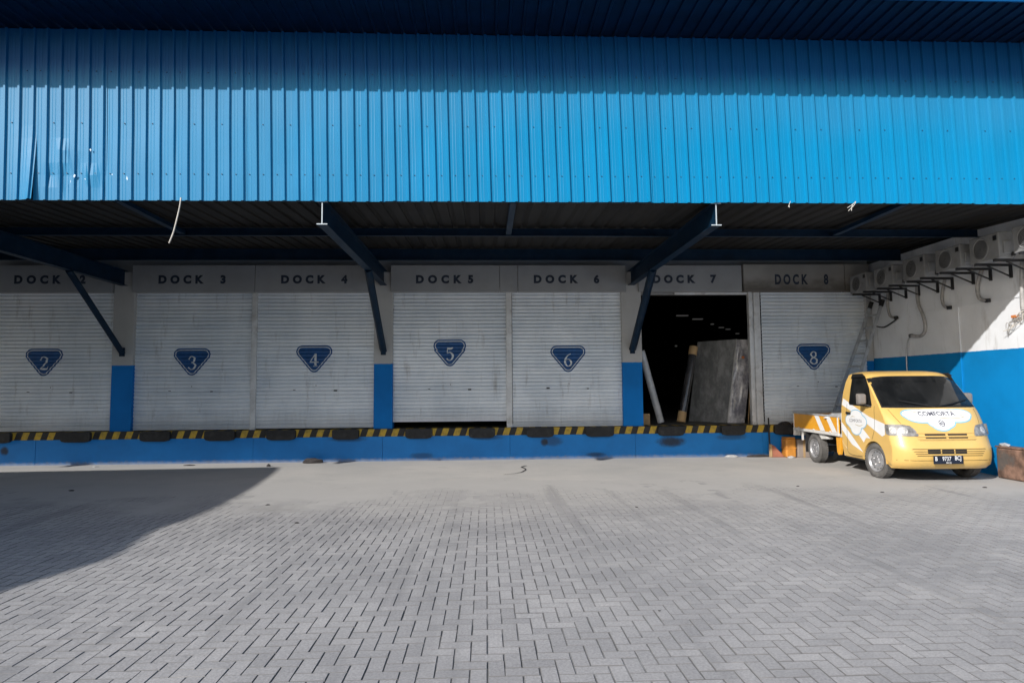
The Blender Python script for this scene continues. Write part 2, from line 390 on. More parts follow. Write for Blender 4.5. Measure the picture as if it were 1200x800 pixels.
def text2d(s, size, bold=0.0, sx=1.0):      # flat glyph outlines as a 2D mesh (x, z), centred
    cu = bpy.data.curves.new("glyph", 'FONT'); cu.body = s; cu.size = size; cu.offset = bold
    cu.align_x = 'CENTER'; cu.resolution_u = 4
    ob = bpy.data.objects.new("glyph", cu); COL.objects.link(ob)
    dg = bpy.context.evaluated_depsgraph_get(); dg.update()
    me = bpy.data.meshes.new_from_object(ob.evaluated_get(dg))
    V = [(v.co.x, v.co.y) for v in me.vertices]; Fc = [list(p.vertices) for p in me.polygons]
    bpy.data.objects.remove(ob); bpy.data.meshes.remove(me)
    if not V: return V, Fc
    xs = [p[0] for p in V]; ys = [p[1] for p in V]; cx = (min(xs)+max(xs))/2; cy = (min(ys)+max(ys))/2
    return [((x-cx)*sx, y-cy) for x, y in V], Fc
def stroke2d(pts, k=6):      # (x, z, width) strokes to strips
    p = catmull(pts, k) if len(pts) > 2 else pts
    V = []; Fc = []
    for i, (x, z, wd) in enumerate(p):
        a = p[max(i-1, 0)]; b = p[min(i+1, len(p)-1)]
        dx, dz = b[0]-a[0], b[1]-a[1]; L = math.hypot(dx, dz) or 1
        nx, nz = -dz/L*wd/2, dx/L*wd/2
        V += [(x+nx, z+nz), (x-nx, z-nz)]
        if i: Fc.append([2*i-2, 2*i-1, 2*i+1, 2*i])
    return V, Fc
def merge2d(parts):
    V = []; Fc = []
    for v, f in parts:
        o = len(V); V += v; Fc += [[i+o for i in q] for q in f]
    return V, Fc
def conform(name, V2, F2, fn, m, parent, cutx=(), cutz=(), smooth=False):
    """lay a flat 2D print on a surface: cut along the surface's grid lines and map every vertex with fn(x, z)"""
    bm = bmesh.new(); vs = [bm.verts.new((x, 0, z)) for x, z in V2]
    for f in F2:
        try: bm.faces.new([vs[i] for i in f])
        except ValueError: pass
    for c in cutx: bmesh.ops.bisect_plane(bm, geom=bm.verts[:]+bm.edges[:]+bm.faces[:], plane_co=(c, 0, 0), plane_no=(1, 0, 0))
    for c in cutz: bmesh.ops.bisect_plane(bm, geom=bm.verts[:]+bm.edges[:]+bm.faces[:], plane_co=(0, 0, c), plane_no=(0, 0, 1))
    off = WLOC[parent.name]
    for v in bm.verts:
        q = Vector(fn(v.co.x, v.co.z)); v.co = q - off
    me = bpy.data.meshes.new(name); bm.to_mesh(me); bm.free()
    if smooth: me.polygons.foreach_set("use_smooth", [True]*len(me.polygons))
    o = link(name, me, m, parent); WLOC[o.name] = off; return o
def poly2d(pts): return list(pts), [list(range(len(pts)))]
def hull_circles(cs, n=10):      # rounded convex outline round circles (x, z, r)
    P = [(x+r*math.cos(2*math.pi*i/(4*n)), z+r*math.sin(2*math.pi*i/(4*n))) for x, z, r in cs for i in range(4*n)]
    P = sorted(set(P))
    def half(q):
        h = []
        for p in q:
            while len(h) > 1 and (h[-1][0]-h[-2][0])*(p[1]-h[-2][1])-(h[-1][1]-h[-2][1])*(p[0]-h[-2][0]) <= 1e-9: h.pop()
            h.append(p)
        return h
    a = half(P); b = half(P[::-1]); return a[:-1]+b[:-1]
def ring2d(out, inn):      # a closed line between two star-shaped outlines sampled by angle
    n = 64
    def samp(poly, ang):
        best = 0; dx, dz = math.cos(ang), math.sin(ang)
        for i in range(len(poly)):
            x1, z1 = poly[i]; x2, z2 = poly[(i+1) % len(poly)]
            den = dx*(z2-z1)-dz*(x2-x1)
            if abs(den) < 1e-12: continue
            t = (x1*(z2-z1)-z1*(x2-x1))/den; u = (x1*dz-z1*dx)/den
            if t > 0 and -1e-6 <= u <= 1+1e-6: best = max(best, t)
        return (dx*best, dz*best)
    A = [samp(out, 2*math.pi*i/n) for i in range(n)]; B = [samp(inn, 2*math.pi*i/n) for i in range(n)]
    return A+B, [[i, (i+1) % n, n+(i+1) % n, n+i] for i in range(n)]
def blob(ells, n=96, cx=0, cz=0, grow=0.0):      # union of ellipses, star-shaped about (cx, cz)
    out = []
    for i in range(n):
        a = 2*math.pi*i/n; dx, dz = math.cos(a), math.sin(a); best = .01
        for ex, ez, rx, rz in ells:
            rx += grow; rz += grow
            px, pz = cx-ex, cz-ez
            A = (dx/rx)**2+(dz/rz)**2; B = 2*(px*dx/rx**2+pz*dz/rz**2); C = (px/rx)**2+(pz/rz)**2-1
            D = B*B-4*A*C
            if D > 0: best = max(best, (-B+math.sqrt(D))/(2*A))
        out.append((cx+dx*best, cz+dz*best))
    return out

# ------------------------------------------------------------ the ground
g = MB().add([(-400, -400, -.06), (400, -400, -.06), (400, 400, -.06), (-400, 400, -.06)], [(0, 1, 2, 3)]).build("ground", M['ground'], fix=False)
tag(g, kind='structure')
XL, XR, YB, YE = -9.35, 9.42, -1.0, 12.4
def fill_h(x, y):
    n = noise.noise(Vector((x*.55, y*.55, 3.1)))*2.2 + noise.noise(Vector((x*1.7, y*1.7, 9.3)))*.8
    k = min(1, max(0, (y + n*1.1 - 7.8)/2.8)); k2 = noise.noise(Vector((x*.8, y*.8, 21)))*.8 + noise.noise(Vector((x*3.1, y*3.1, 2)))*.6
    k3 = min(1, max(0, (x + n*.6 + .5)/2.5))
    h = -.0060 + .0080*k + .0026*k3*(1-k) + .0028*max(-.5, min(1, k2))*(1-.5*k)
    return min(h, -.0030 + .0048*max(0, (k-.45)/.55) - .004*max(0, -noise.noise(Vector((x*1.3, y*1.3, 0)))))
nx, ny = 150, 100
vs = [(XL-2+(XR-XL+2)*i/nx, YB+(YE-YB)*j/ny, fill_h(XL-2+(XR-XL+2)*i/nx, YB+(YE-YB)*j/ny)) for j in range(ny+1) for i in range(nx+1)]
fs = [(j*(nx+1)+i, j*(nx+1)+i+1, (j+1)*(nx+1)+i+1, (j+1)*(nx+1)+i) for j in range(ny) for i in range(nx)]
yard = MB().add(vs, fs, True).build("yard_paving", M['joint'], fix=False); tag(yard, kind='structure')
U = .105; GAP = .0048
def paver_verts(lx, ly):
    a, b = lx/2, ly/2; c = .0035
    return [(-a, -b, -.03), (a, -b, -.03), (a, b, -.03), (-a, b, -.03), (-a, -b, -.004), (a, -b, -.004), (a, b, -.004), (-a, b, -.004),
            (-a+c, -b+c, 0), (a-c, -b+c, 0), (a-c, b-c, 0), (-a+c, b-c, 0)]
PF = [(0, 1, 5, 4), (1, 2, 6, 5), (2, 3, 7, 6), (3, 0, 4, 7), (4, 5, 9, 8), (5, 6, 10, 9), (6, 7, 11, 10), (7, 4, 8, 11), (8, 9, 10, 11)]
def cam_uv(p):
    d = Vector(p)-Vector((0, 0, 1.7)); z = d.dot(fw)
    if z < .2: return None
    return 600+746.9*d.dot(rr)/z, 400-746.9*d.dot(uu)/z, z
bricks = []
for j in range(int(YB/U), int(YE/U)+1):
    for i in range(int((XL-1.5)/U), int(XR/U)+1):
        d = (i-j) % 4
        if d == 0: cx, cy, h = (i+1)*U, (j+.5)*U, True
        elif d == 3: cx, cy, h = (i+.5)*U, (j+1)*U, False
        else: continue
        if cx > XR-.12 or (cx < XL and cy < 8): continue
        bricks.append((cx, cy, h))
inview = []
for b in bricks:
    q = cam_uv((b[0], b[1], 0))
    if q and -10 < q[0] < 1210 and q[1] < 806: inview.append((q[2], b))
inview.sort(); near = set(b for _, b in inview[:300])
mh = MB().add(paver_verts(2*U-GAP, U-GAP), PF).mesh("paver_across"); mv = MB().add(paver_verts(U-GAP, 2*U-GAP), PF).mesh("paver_along")
mh.materials.append(M['paver']); mv.materials.append(M['paver'])
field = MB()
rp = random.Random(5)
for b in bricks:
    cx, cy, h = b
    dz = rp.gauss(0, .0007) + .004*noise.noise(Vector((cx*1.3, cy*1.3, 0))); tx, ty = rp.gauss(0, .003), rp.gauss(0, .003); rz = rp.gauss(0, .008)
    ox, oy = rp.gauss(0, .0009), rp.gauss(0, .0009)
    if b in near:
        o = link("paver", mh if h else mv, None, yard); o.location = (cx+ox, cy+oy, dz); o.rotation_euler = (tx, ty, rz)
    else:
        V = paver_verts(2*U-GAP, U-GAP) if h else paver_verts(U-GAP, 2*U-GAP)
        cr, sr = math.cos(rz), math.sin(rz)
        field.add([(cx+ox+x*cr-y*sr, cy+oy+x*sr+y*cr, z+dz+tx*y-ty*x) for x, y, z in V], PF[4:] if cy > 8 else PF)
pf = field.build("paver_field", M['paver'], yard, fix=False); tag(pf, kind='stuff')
# dusty concrete apron before the dock, with a ragged feather edge over the pavers
vs = []; fs = []; n = 240
for i in range(n+1):
    x = -16+25.4*i/n
    e = 11.3 + .55*noise.noise(Vector((x*.45, 1.7, 0))) + .25*noise.noise(Vector((x*1.6, 4.1, 0))) + .10*noise.noise(Vector((x*6, 7.7, 0)))
    for q, (yy, zz) in enumerate(((e, -.012), (e+.45, .003), (13.2, .006), (14.4, .007), (15.3, .008))): vs.append((x, yy, zz + (.003*noise.noise(Vector((x*2, yy*2, 5))) if q in (2, 3) else 0)))
    if i: fs += [((i-1)*5+k, i*5+k, i*5+k+1, (i-1)*5+k+1) for k in range(4)]
apron = MB().add(vs, fs, True).build("concrete_apron", M['apron'], fix=False); tag(apron, kind='structure')
cr = catmull([(.33, 12.46, .02), (.55, 12.6, .02), (.72, 12.85, .03), (.80, 13.25, .035), (.74, 13.55, .05), (.86, 13.8, .03)], 6)
cr = [(x+.02*noise.noise(Vector((x*30, y*9, 0))), y, wd) for x, y, wd in cr]
V, Fc = stroke2d([(x, y, wd) for x, y, wd in cr], 1)
ck = MB().add([(x, z, .0125) for x, z in V], Fc).build("crack", M['crack'], apron, fix=False)

# ------------------------------------------------------------ warehouse: walls, columns, doors
D = 15.0
wh = thing("warehouse_building", (0, 15.3, 0), "blue and white warehouse wall with a row of grey roller doors behind the loading dock", "warehouse")
DY = 15.13
def kx(x): return x*DY/15.0
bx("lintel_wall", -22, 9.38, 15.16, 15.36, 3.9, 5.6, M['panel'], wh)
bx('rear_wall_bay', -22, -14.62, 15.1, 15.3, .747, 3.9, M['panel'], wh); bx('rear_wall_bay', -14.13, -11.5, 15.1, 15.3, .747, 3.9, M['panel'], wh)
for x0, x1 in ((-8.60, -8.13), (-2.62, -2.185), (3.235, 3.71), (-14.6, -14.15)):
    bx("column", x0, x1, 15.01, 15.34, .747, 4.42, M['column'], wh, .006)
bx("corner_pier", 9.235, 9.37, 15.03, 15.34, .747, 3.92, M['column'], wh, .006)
PITCH = .0866; PROF = [(0, 0), (.07, .002), (.15, .015), (.36, .023), (.66, .023), (.90, .012), (1, 0)]
def prof(z):
    t = (z % PITCH)/PITCH
    for (a, ya), (b, yb) in zip(PROF, PROF[1:]):
        if t <= b: return ya+(yb-ya)*(t-a)/(b-a)
    return 0
DIG = {
 '2': [[(-.25, .24, .10), (-.20, .42, .06), (.0, .5, .05), (.21, .36, .12), (.18, .12, .12), (-.02, -.16, .08), (-.25, -.42, .05)], [(-.28, -.43, .07), (0, -.44, .13), (.26, -.42, .08)], [(.26, -.42, .05), (.31, -.22, .03)]],
 '3': [[(-.23, .27, .10), (-.15, .45, .05), (.03, .5, .05), (.2, .34, .12), (.13, .12, .09), (-.06, .04, .04)], [(-.06, .04, .04), (.14, -.02, .07), (.26, -.22, .13), (.13, -.44, .08), (-.08, -.5, .05), (-.26, -.34, .1)]],
 '4': [[(.1, .5, .05), (-.32, -.16, .06)], [(-.34, -.17, .07), (.34, -.17, .07)], [(.1, .5, .14), (.1, -.5, .14)], [(-.06, -.48, .05), (.26, -.48, .05)]],
 '5': [[(-.18, .43, .12), (.06, .42, .12), (.26, .5, .05)], [(-.18, .48, .05), (-.2, .05, .05)], [(-.2, .05, .04), (.02, .13, .07), (.24, -.1, .14), (.16, -.4, .1), (-.05, -.5, .05), (-.24, -.36, .1)]],
 '6': [[(.22, .48, .04), (0, .36, .06), (-.2, .08, .11), (-.24, -.2, .13), (-.12, -.44, .08), (.04, -.5, .05), (.22, -.36, .1), (.24, -.16, .12), (.08, .04, .06), (-.1, .02, .04), (-.22, -.1, .05)]],
 '8': [[(0, .03, .06), (-.18, .16, .10), (-.19, .36, .10), (0, .5, .05), (.19, .36, .08), (.17, .16, .08), (0, .03, .10), (-.22, -.12, .08), (-.24, -.36, .11), (0, -.5, .06), (.24, -.36, .11), (.22, -.12, .12), (0, .03, .06)]],
}
def badge_shape(inset):
    return hull_circles([(-.275, .165, .145-inset), (.275, .165, .145-inset), (0, -.185, .135-inset)])
def door(num, x0, x1, z0, bcx, bcz, lab, wdt=1.0):
    d = thing("x", (x0, DY, z0), None, None); bpy.data.objects.remove(d)
    x0, x1 = kx(x0), kx(x1)
    bar = MB().box(x0, x1, DY-.012, DY+.03, z0-.01, z0+.055)
    dr = bar.build("roller_door", M['shutter'], wh); tag(dr, lab)
    zs = math.ceil((z0+.055)/PITCH)*PITCH
    # filler slat up to the first full pitch, then one object per slat sharing one mesh
    sl = MB(); n = len(PROF)
    for t, yv in PROF: sl.add([(x0+.012, -yv, t*PITCH), (x1-.012, -yv, t*PITCH)], [])
    sl.f = [[2*i, 2*i+1, 2*i+3, 2*i+2] for i in range(n-1)]; sl.sm = [False]*(n-1)
    me = sl.mesh("slat", fix=False); me.materials.append(M['shutter'])
    z = zs - PITCH
    rj = random.Random(num*11)
    while z < 3.99:
        o = link("slat", me, None, dr); o.location = Vector((0, DY + (rj.uniform(-.0022, .0022)), z)) - WLOC[wh.name]
        z += PITCH
    # painted badge follows the slats
    cuts = [k*PITCH + t*PITCH - bcz for k in range(int((bcz-.4)/PITCH), int((bcz+.4)/PITCH)+1) for t, _ in PROF[:-1]]
    def fn(off):
        def f(x, zz):
            z_ = bcz+zz; dxs = 0
            if num == 5 and zz > .06: dxs = .035*(1 if x > 0 else -1)*(-1 if abs(x) > .3 else 0)
            return (kx(bcx)+x+dxs, DY-prof(z_)-off, z_)
        return f
    b = conform("badge", *poly2d(badge_shape(0)), fn(.005), M['badge'], dr, cutz=cuts)
    conform("badge_rim", *ring2d(badge_shape(.032), badge_shape(.05)), fn(.0075), M['badge_line'], dr, cutz=cuts)
    st = merge2d([stroke2d([(x*.30, z_*.30-.03, w_*.36) for x, z_, w_ in s]) for s in DIG[str(num)]])
    conform("numeral", *st, fn(.0075), M['badge_line'], dr, cutz=cuts)
    # lock slots and keyhole
    cx = (x0+x1)/2; lk = MB()
    for dx, dzz, ww, hh in ((-.48, 1.66, .05, .014), (.02, 1.76, .018, .02), (.47, 1.64, .05, .02)):
        if num in (5, 4) and dx > .4: ww = .075; hh = .032
        if num == 6 and dx < 0: ww = .075; hh = .03
        lk.box(cx+dx-ww/2, cx+dx+ww/2, DY-.028, DY, dzz-hh/2, dzz+hh/2)
    lk.build("lock_slot", M['trim'], dr)
    return dr
door(2, -11.33, -8.55, .775, -10.09, 2.345, "roller door painted with a navy badge number 2")
door(3, -8.15, -5.42, .775, -6.775, 2.335, "roller door painted with a navy badge number 3")
door(4, -5.32, -2.60, .785, -3.99, 2.39, "roller door painted with a navy badge number 4")
door(5, -2.195, .49, .905, -.85, 2.51, "roller door painted with a navy badge number 5, raised a little off the floor")
door(6, .61, 3.25, .765, 1.935, 2.355, "roller door painted with a navy badge number 6")
door(8, 6.60, 9.24, .765, 7.855, 2.37, "roller door painted with a navy badge number 8")
# scuffs on shutter 6 and 3
for x0, x1, y0, y1 in ((-11.45, -11.36, 15.06, 15.16), (-5.42, -5.30, 15.055, 15.16), (.475, .61, 15.055, 15.16)):
    bx("guide_rail", kx(x0), kx(x1), y0, y1, .747, 3.94, M['rail'], wh, .008)
mb = MB().box(6.335, 6.42, 15.03, 15.16, .747, 3.94).box(6.42, 6.47, 15.09, 15.16, .747, 3.94).box(6.47, 6.63, 15.07, 15.16, .747, 3.94)
mb.build("guide_rail", M['rail'], wh, .008)
bx("rolled_shutter_bar", 4.55, 6.33, 15.08, 15.13, 3.88, 3.935, M['rail'], wh, .006)
bx("filler_panel", .335, .755, 14.945, 15.155, 3.932, 4.572, M['panel'], wh, .006)
bx("filler_panel", 8.70, 9.30, 14.955, 15.155, 3.932, 4.60, M['panel_dirty'], wh, .006)
# interior seen through dock 7
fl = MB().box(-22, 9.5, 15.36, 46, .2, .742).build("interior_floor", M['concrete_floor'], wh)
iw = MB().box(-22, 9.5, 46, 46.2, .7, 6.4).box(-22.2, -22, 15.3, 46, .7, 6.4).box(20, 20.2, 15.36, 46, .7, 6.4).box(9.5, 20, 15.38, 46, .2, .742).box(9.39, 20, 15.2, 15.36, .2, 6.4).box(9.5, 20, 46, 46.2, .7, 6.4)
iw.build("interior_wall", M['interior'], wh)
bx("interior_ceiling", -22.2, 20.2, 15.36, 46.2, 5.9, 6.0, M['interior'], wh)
lamps = ((8.8, 28.1, .26), (10.0, 29.6, .24), (11.6, 32.1, .07), (12.78, 34.0, .13), (13.57, 35.1, .12), (15.3, 38.1, .10))
for x, y, l in lamps:
    bx("roof_light", x-l, x+l, y-.06, y+.06, 4.79, 4.835, M['glow'], wh)
bx("roof_light", 6.62, 6.68, 22.0, 22.06, 3.05, 3.10, M['glow'], wh)

# dock signs above the doors
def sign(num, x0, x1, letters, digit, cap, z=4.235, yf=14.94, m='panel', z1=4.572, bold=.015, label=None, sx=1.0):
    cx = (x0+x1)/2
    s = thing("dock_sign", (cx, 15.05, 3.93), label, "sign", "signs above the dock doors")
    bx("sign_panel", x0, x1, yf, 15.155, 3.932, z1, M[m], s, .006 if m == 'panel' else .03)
    a, b = letters; parts = []
    wl = cap*.82; n = 4
    for i, ch in enumerate("DOCK"):
        V, Fc = text2d(ch, cap/.73, bold, sx); c = a+wl/2+(b-a-wl)*i/3
        parts.append(([(x+c, zz+z) for x, zz in V], Fc))
    V, Fc = text2d(str(num), cap/.73, bold, sx); parts.append(([(x+(digit[0]+digit[1])/2, zz+z) for x, zz in V], Fc))
    for V, Fc in parts: conform("letter", V, Fc, lambda x, zz: (x, yf-.003, zz), M['letter'], s)
sign(2, -11.2, -8.62, (-10.79, -9.78), (-9.34, -9.22), .18, label="white panel lettered DOCK 2 at the far left, partly behind a beam")
sign(3, -8.165, -5.375, (-7.55, -6.56), (-6.17, -6.03), .18, label="white panel lettered DOCK 3 above the third door")
sign(4, -5.365, -2.62, (-4.75, -3.76), (-3.38, -3.24), .18, label="white panel lettered DOCK 4 left of a slanting steel beam")
sign(5, -2.23, .325, (-1.62, -.585), (-.425, -.285), .18, label="white panel lettered DOCK 5 with its number set close to the word")
sign(6, .765, 3.345, (1.16, 2.175), (2.575, 2.70), .18, label="white panel lettered DOCK 6 above the sixth door")
sign(7, 3.645, 6.15, (4.01, 5.0), (5.39, 5.525), .18, label="white panel lettered DOCK 7 above the open dark doorway")
sign(8, 6.195, 8.69, (6.94, 7.79), (8.135, 8.30), .235, z=4.225, m='panel_dirty', z1=4.61, bold=.014, sx=.66, label="soot stained panel with heavier lettering DOCK 8 at the right end")

# ------------------------------------------------------------ loading dock
dk = thing("loading_dock", (0, 15.1, 0), "low blue loading dock wall with a black and yellow striped edge", "loading dock")
segs = (-22, -16, -10.2, -5.35, -2.4, .55, 3.5, 6.55, 9.38)
for a, b in zip(segs, segs[1:]):
    bx("dock_wall", a+.002, b-.002, 14.985+random.uniform(-.003, .003), 15.37, -.1, .572, M['dock'], dk, .004)
MB().box(-22, 9.38, 14.975, 15.36, .574, .7455).build("hazard_edge", M['hazard'], dk, .008)
bump0 = None
for k, (a, b) in enumerate(((-11.34, -10.7), (-9.61, -8.95), (-7.86, -7.19), (-6.42, -5.74), (-5.03, -4.37), (-3.54, -2.93), (-1.87, -1.25), (-.41, .2), (.93, 1.57), (2.32, 2.98), (4.02, 4.64), (5.53, 6.1), (6.8, 7.46))):
    mb = MB(); c = (a+b)/2; h = (b-a)/2
    P = [(-h, .02), (-h+.03, -.022), (-h+.12, -.042), (h-.12, -.042), (h-.03, -.022), (h, .02), (h, .16), (h-.03, .185), (-h+.03, .185), (-h, .16)]
    mb.prism([(c+x, .562+z) for x, z in P], 'y', 14.875, 14.974)
    o = mb.build("dock_bumper", M['rubber'], dk, .012)

# ------------------------------------------------------------ canopy
cn = thing("dock_canopy", (0, 9.3, 4.45), "deep canopy over the docks with a tall blue corrugated steel front", "canopy")
ZT, ZB = 7.0, 4.435
def rib_profile(w0, w1, pitch=.2, micro=True):      # list of (x, y) across; y negative is outward
    pts = []; x = w0
    while x < w1-1e-4:
        pts += [(x, 0)]
        if micro: pts += [(x+.045, 0), (x+.050, -.0017), (x+.056, 0), (x+.088, 0), (x+.094, -.0017), (x+.100, 0)]
        pts += [(x+.146, 0), (x+.158, -.029), (x+.188, -.029)]
        x += pitch
    pts.append((w1, 0)); return pts
NZ = 14
def sheet_mesh(seed, torn=False, dents=()):
    P = rib_profile(0, 1.0)+[(1.03, 0)]; V = []; Fc = []; rs = random.Random(seed); ph = rs.random()*10
    for j in range(NZ+1):
        z = ZT+(ZB-ZT)*j/NZ
        if j == NZ: z += rs.uniform(-.004, .004)
        for (x, y) in P:
            yy = y + .006*noise.noise(Vector((x*2+ph, z*1.2, seed)))
            xx = x + .026*(ZT-z) + .004*noise.noise(Vector((ph, z*.9, 4)))
            if torn:
                k = max(0, (x-.72)/.28)*max(0, (5.5-z)/1.05); yy -= .07*k**1.4; xx -= .012*k
            for (dx, dz_, dr, dd) in dents:
                q = ((x-dx)/dr)**2+((z-dz_)/(dr*1.6))**2
                if q < 1: yy += .6*dd*(1-q)**2*(1 if rs.random() < .8 else .3)
            V.append((xx, yy, z))
    n = len(P)
    for j in range(NZ): Fc += [(j*n+i, j*n+i+1, (j+1)*n+i+1, (j+1)*n+i) for i in range(n-1)]
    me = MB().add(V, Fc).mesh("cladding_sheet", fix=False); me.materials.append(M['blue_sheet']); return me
variants = [sheet_mesh(s) for s in (1, 2, 3, 4, 5)]
torn = sheet_mesh(9, True); dented = sheet_mesh(11, False, ((.22, 4.78, .13, .03), (.42, 5.1, .16, -.03), (.45, 4.72, .12, .025), (.82, 4.78, .14, -.03), (.62, 4.9, .1, .02), (1.0, 4.7, .1, .02)))
scr = MB()
for zz, st in ((4.83, 0), (5.58, 1), (6.36, 0)):
    for q in range(0, 5):
        if (q+st) % 2 == 0 or zz < 5: scr.box(.072+q*.2-.006+.026*(ZT-zz), .072+q*.2+.006+.026*(ZT-zz), -.012, 0, zz-.006, zz+.006)
scm = scr.mesh("screws"); M["screw"] = mat("painted screw head", (.012, .07, .15), .5, bstr=0); scm.materials.append(M["screw"])
x = -21.58; k = 0
while x < 9.3:
    me = torn if abs(x+7.58) < .05 else dented if abs(x+6.58) < .05 else variants[(k*3+1) % 5]
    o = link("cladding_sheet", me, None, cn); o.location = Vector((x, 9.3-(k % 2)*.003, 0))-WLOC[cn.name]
    o.rotation_euler = (0, random.gauss(0, .0012), 0)
    s = tag(link("screws", scm, None, o), kind="stuff")
    x += 1.0; k += 1
# bare metal scars on the dented sheet
for sx, sz, a in ((-5.93, 4.78, .05), (-5.72, 5.17, .035), (-5.19, 4.76, .06), (-5.78, 4.74, .03), (-5.40, 4.80, .03), (-5.98, 4.70, .03)):
    pts = [(sx+a*(.15+.8*random.random())*math.cos(t*.7)*.45, sz+a*(.15+.8*random.random())*math.sin(t*.7)*.8) for t in range(9)]
    conform("paint_scar", *poly2d(pts), lambda x_, z_: (x_, 9.265, z_), M['chip'], cn)
# ceiling sheets, beams, struts, purlins
P = rib_profile(0, 2.0, .25, False)
V = [(x_, y_, .0 - 0*1 + yy*1.0) for y_, yy in ((9.34, 0), (15.16, 0)) for x_, yy in [(a, -b) for a, b in P]]
n = len(P); ceil_me = MB().add([(x_, y_, zz+.05*(y_-9.3)) for x_, y_, zz in V], [(i, i+1, n+i+1, n+i) for i in range(n-1)]).mesh("ceiling_sheet", fix=False)
ceil_me.materials.append(M['ceiling'])
x = -22.0
while x < 9.3:
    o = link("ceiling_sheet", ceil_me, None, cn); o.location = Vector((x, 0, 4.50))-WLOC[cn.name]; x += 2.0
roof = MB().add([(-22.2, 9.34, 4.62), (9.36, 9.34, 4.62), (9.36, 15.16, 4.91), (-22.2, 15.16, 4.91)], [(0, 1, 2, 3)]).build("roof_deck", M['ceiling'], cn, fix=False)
def ibeam(cx):
    y0, y1 = 9.33, 15.0; zt, zb = 4.44, 4.10
    def row(f): return f
    mb = MB()
    mb.box(cx-.004, cx+.004, y0, y1, zb+.0045, zt-.0045).box(cx-.075, cx+.075, y0-.002, y1, zt-.009, zt).box(cx-.075, cx+.075, y0-.002, y1, zb-.004, zb+.005)
    return mb
for cx in (-8.37, -2.4, 3.48, -14.35, -20.3):
    bm_ = ibeam(cx).build("beam", M['blue_steel'], cn)
    MB().box(cx-.008, cx+.008, 9.322, 9.327, 4.110, 4.428).box(cx-.078, cx+.078, 9.322, 9.327, 4.428, 4.442).box(cx-.078, cx+.078, 9.322, 9.327, 4.095, 4.110).build("beam_end", M['ac_pale'], bm_)
    mb = MB().tube([(cx, 15.0, 2.55), (cx, 13.02, 4.10)], .085, 4)
    mb.build("strut", M['blue_steel'], cn); bx("strut_plate", cx-.06, cx+.06, 14.992, 15.008, 2.46, 2.66, M['blue_steel'], cn)
def purlin(y, zb, zt, x0, x1, name="purlin"):
    MB().prism([(y, zb), (y-.006, zb), (y-.006, zt), (y+.07, zt), (y+.07, zt-.006), (y, zt-.006)][::1], 'x', x0, x1).box(x0, x1, y-.075, y-.006, zb-.006, zb).build(name, M['blue_steel'], cn)
purlin(11.52, 4.445, 4.59, -22.2, 9.3); purlin(13.76, 4.447, 4.70, -22.2, 9.3)
bx("purlin", -22.2, 9.3, 9.36, 9.42, 4.46, 4.55, M['blue_steel'], cn)
for cx in (.42, -5.4, 6.5): bx("tie_bar", cx-.05, cx+.05, 9.42, 11.44, 4.455, 4.52, M['blue_steel'], cn)

# upper roof eave
ev = thing("roof_eave", (0, 9.3, 7.0), "dark blue overhanging eave of the main roof above the canopy front", "eave")
P = rib_profile(0, 2.0, .2, False); n = len(P)
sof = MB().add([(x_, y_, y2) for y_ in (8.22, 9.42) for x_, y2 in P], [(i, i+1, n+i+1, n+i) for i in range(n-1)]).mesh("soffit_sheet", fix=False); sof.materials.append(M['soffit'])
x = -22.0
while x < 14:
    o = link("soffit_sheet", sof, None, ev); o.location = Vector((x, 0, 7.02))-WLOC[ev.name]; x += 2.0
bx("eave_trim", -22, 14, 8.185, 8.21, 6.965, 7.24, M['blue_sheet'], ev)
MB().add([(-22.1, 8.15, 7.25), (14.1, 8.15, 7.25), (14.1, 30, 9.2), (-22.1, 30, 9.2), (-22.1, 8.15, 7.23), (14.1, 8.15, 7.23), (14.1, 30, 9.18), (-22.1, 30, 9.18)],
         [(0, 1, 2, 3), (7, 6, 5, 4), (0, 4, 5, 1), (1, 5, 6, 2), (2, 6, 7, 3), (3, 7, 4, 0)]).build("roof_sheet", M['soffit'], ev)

# ------------------------------------------------------------ right hand side wall
sw = thing("side_wall", (9.4, 12, 0), "tall white wall with a blue painted lower band behind the yellow truck", "wall")
for a, b in ((13.74, 15.36), (12.24, 13.735), (9.0, 12.235), (4.0, 8.995), (-3.0, 3.995)):
    bx("wall_panel", 9.385+random.uniform(-.002, .002), 9.65, a, b, -.1, 4.62 if a > 9.1 else 4.9, M['side_wall'], sw, .005)
bx("wall_ledge", 9.372, 9.384, 9.6, 15.0, 3.20, 3.235, M['side_wall'], sw)
bx("conduit", 9.36, 9.382, 12.20, 12.225, .1, 3.2, M['side_wall'], sw)

# left hand wing that shades the yard (outside the picture)
lw = thing("warehouse_wing", (-14.5, 2, 0), "unseen grey clad wing along the left side of the yard, roof edge shaped to cast its shadow", "warehouse")
bx("wing_wall", -19, -10.85, -14, 7.5, -.1, 4.9, M['clad_grey'], lw)
MB().prism([(-19.2, -14.2), (-10.70, -14.2), (-10.60, -4.0), (-10.42, -1.5), (-10.20, -.5), (-9.97, .2), (-9.98, .6), (-10.12, 1.3), (-10.15, 1.7), (-10.06, 2.2), (-10.05, 3.4), (-10.14, 4.6), (-10.33, 6.2), (-10.50, 7.2), (-10.62, 7.66), (-19.2, 7.25)], 'z', 4.9, 5.02).build("shadow_shaped_roof", M['soffit'], lw)  # unseen roof, its wavy edge shaped to throw the shadow outline on the yard
for k in range(4): bx("wing_door", -10.849, -10.82, -10+4.4*k, -7+4.4*k, 0, 3.4, M['shutter'], lw)

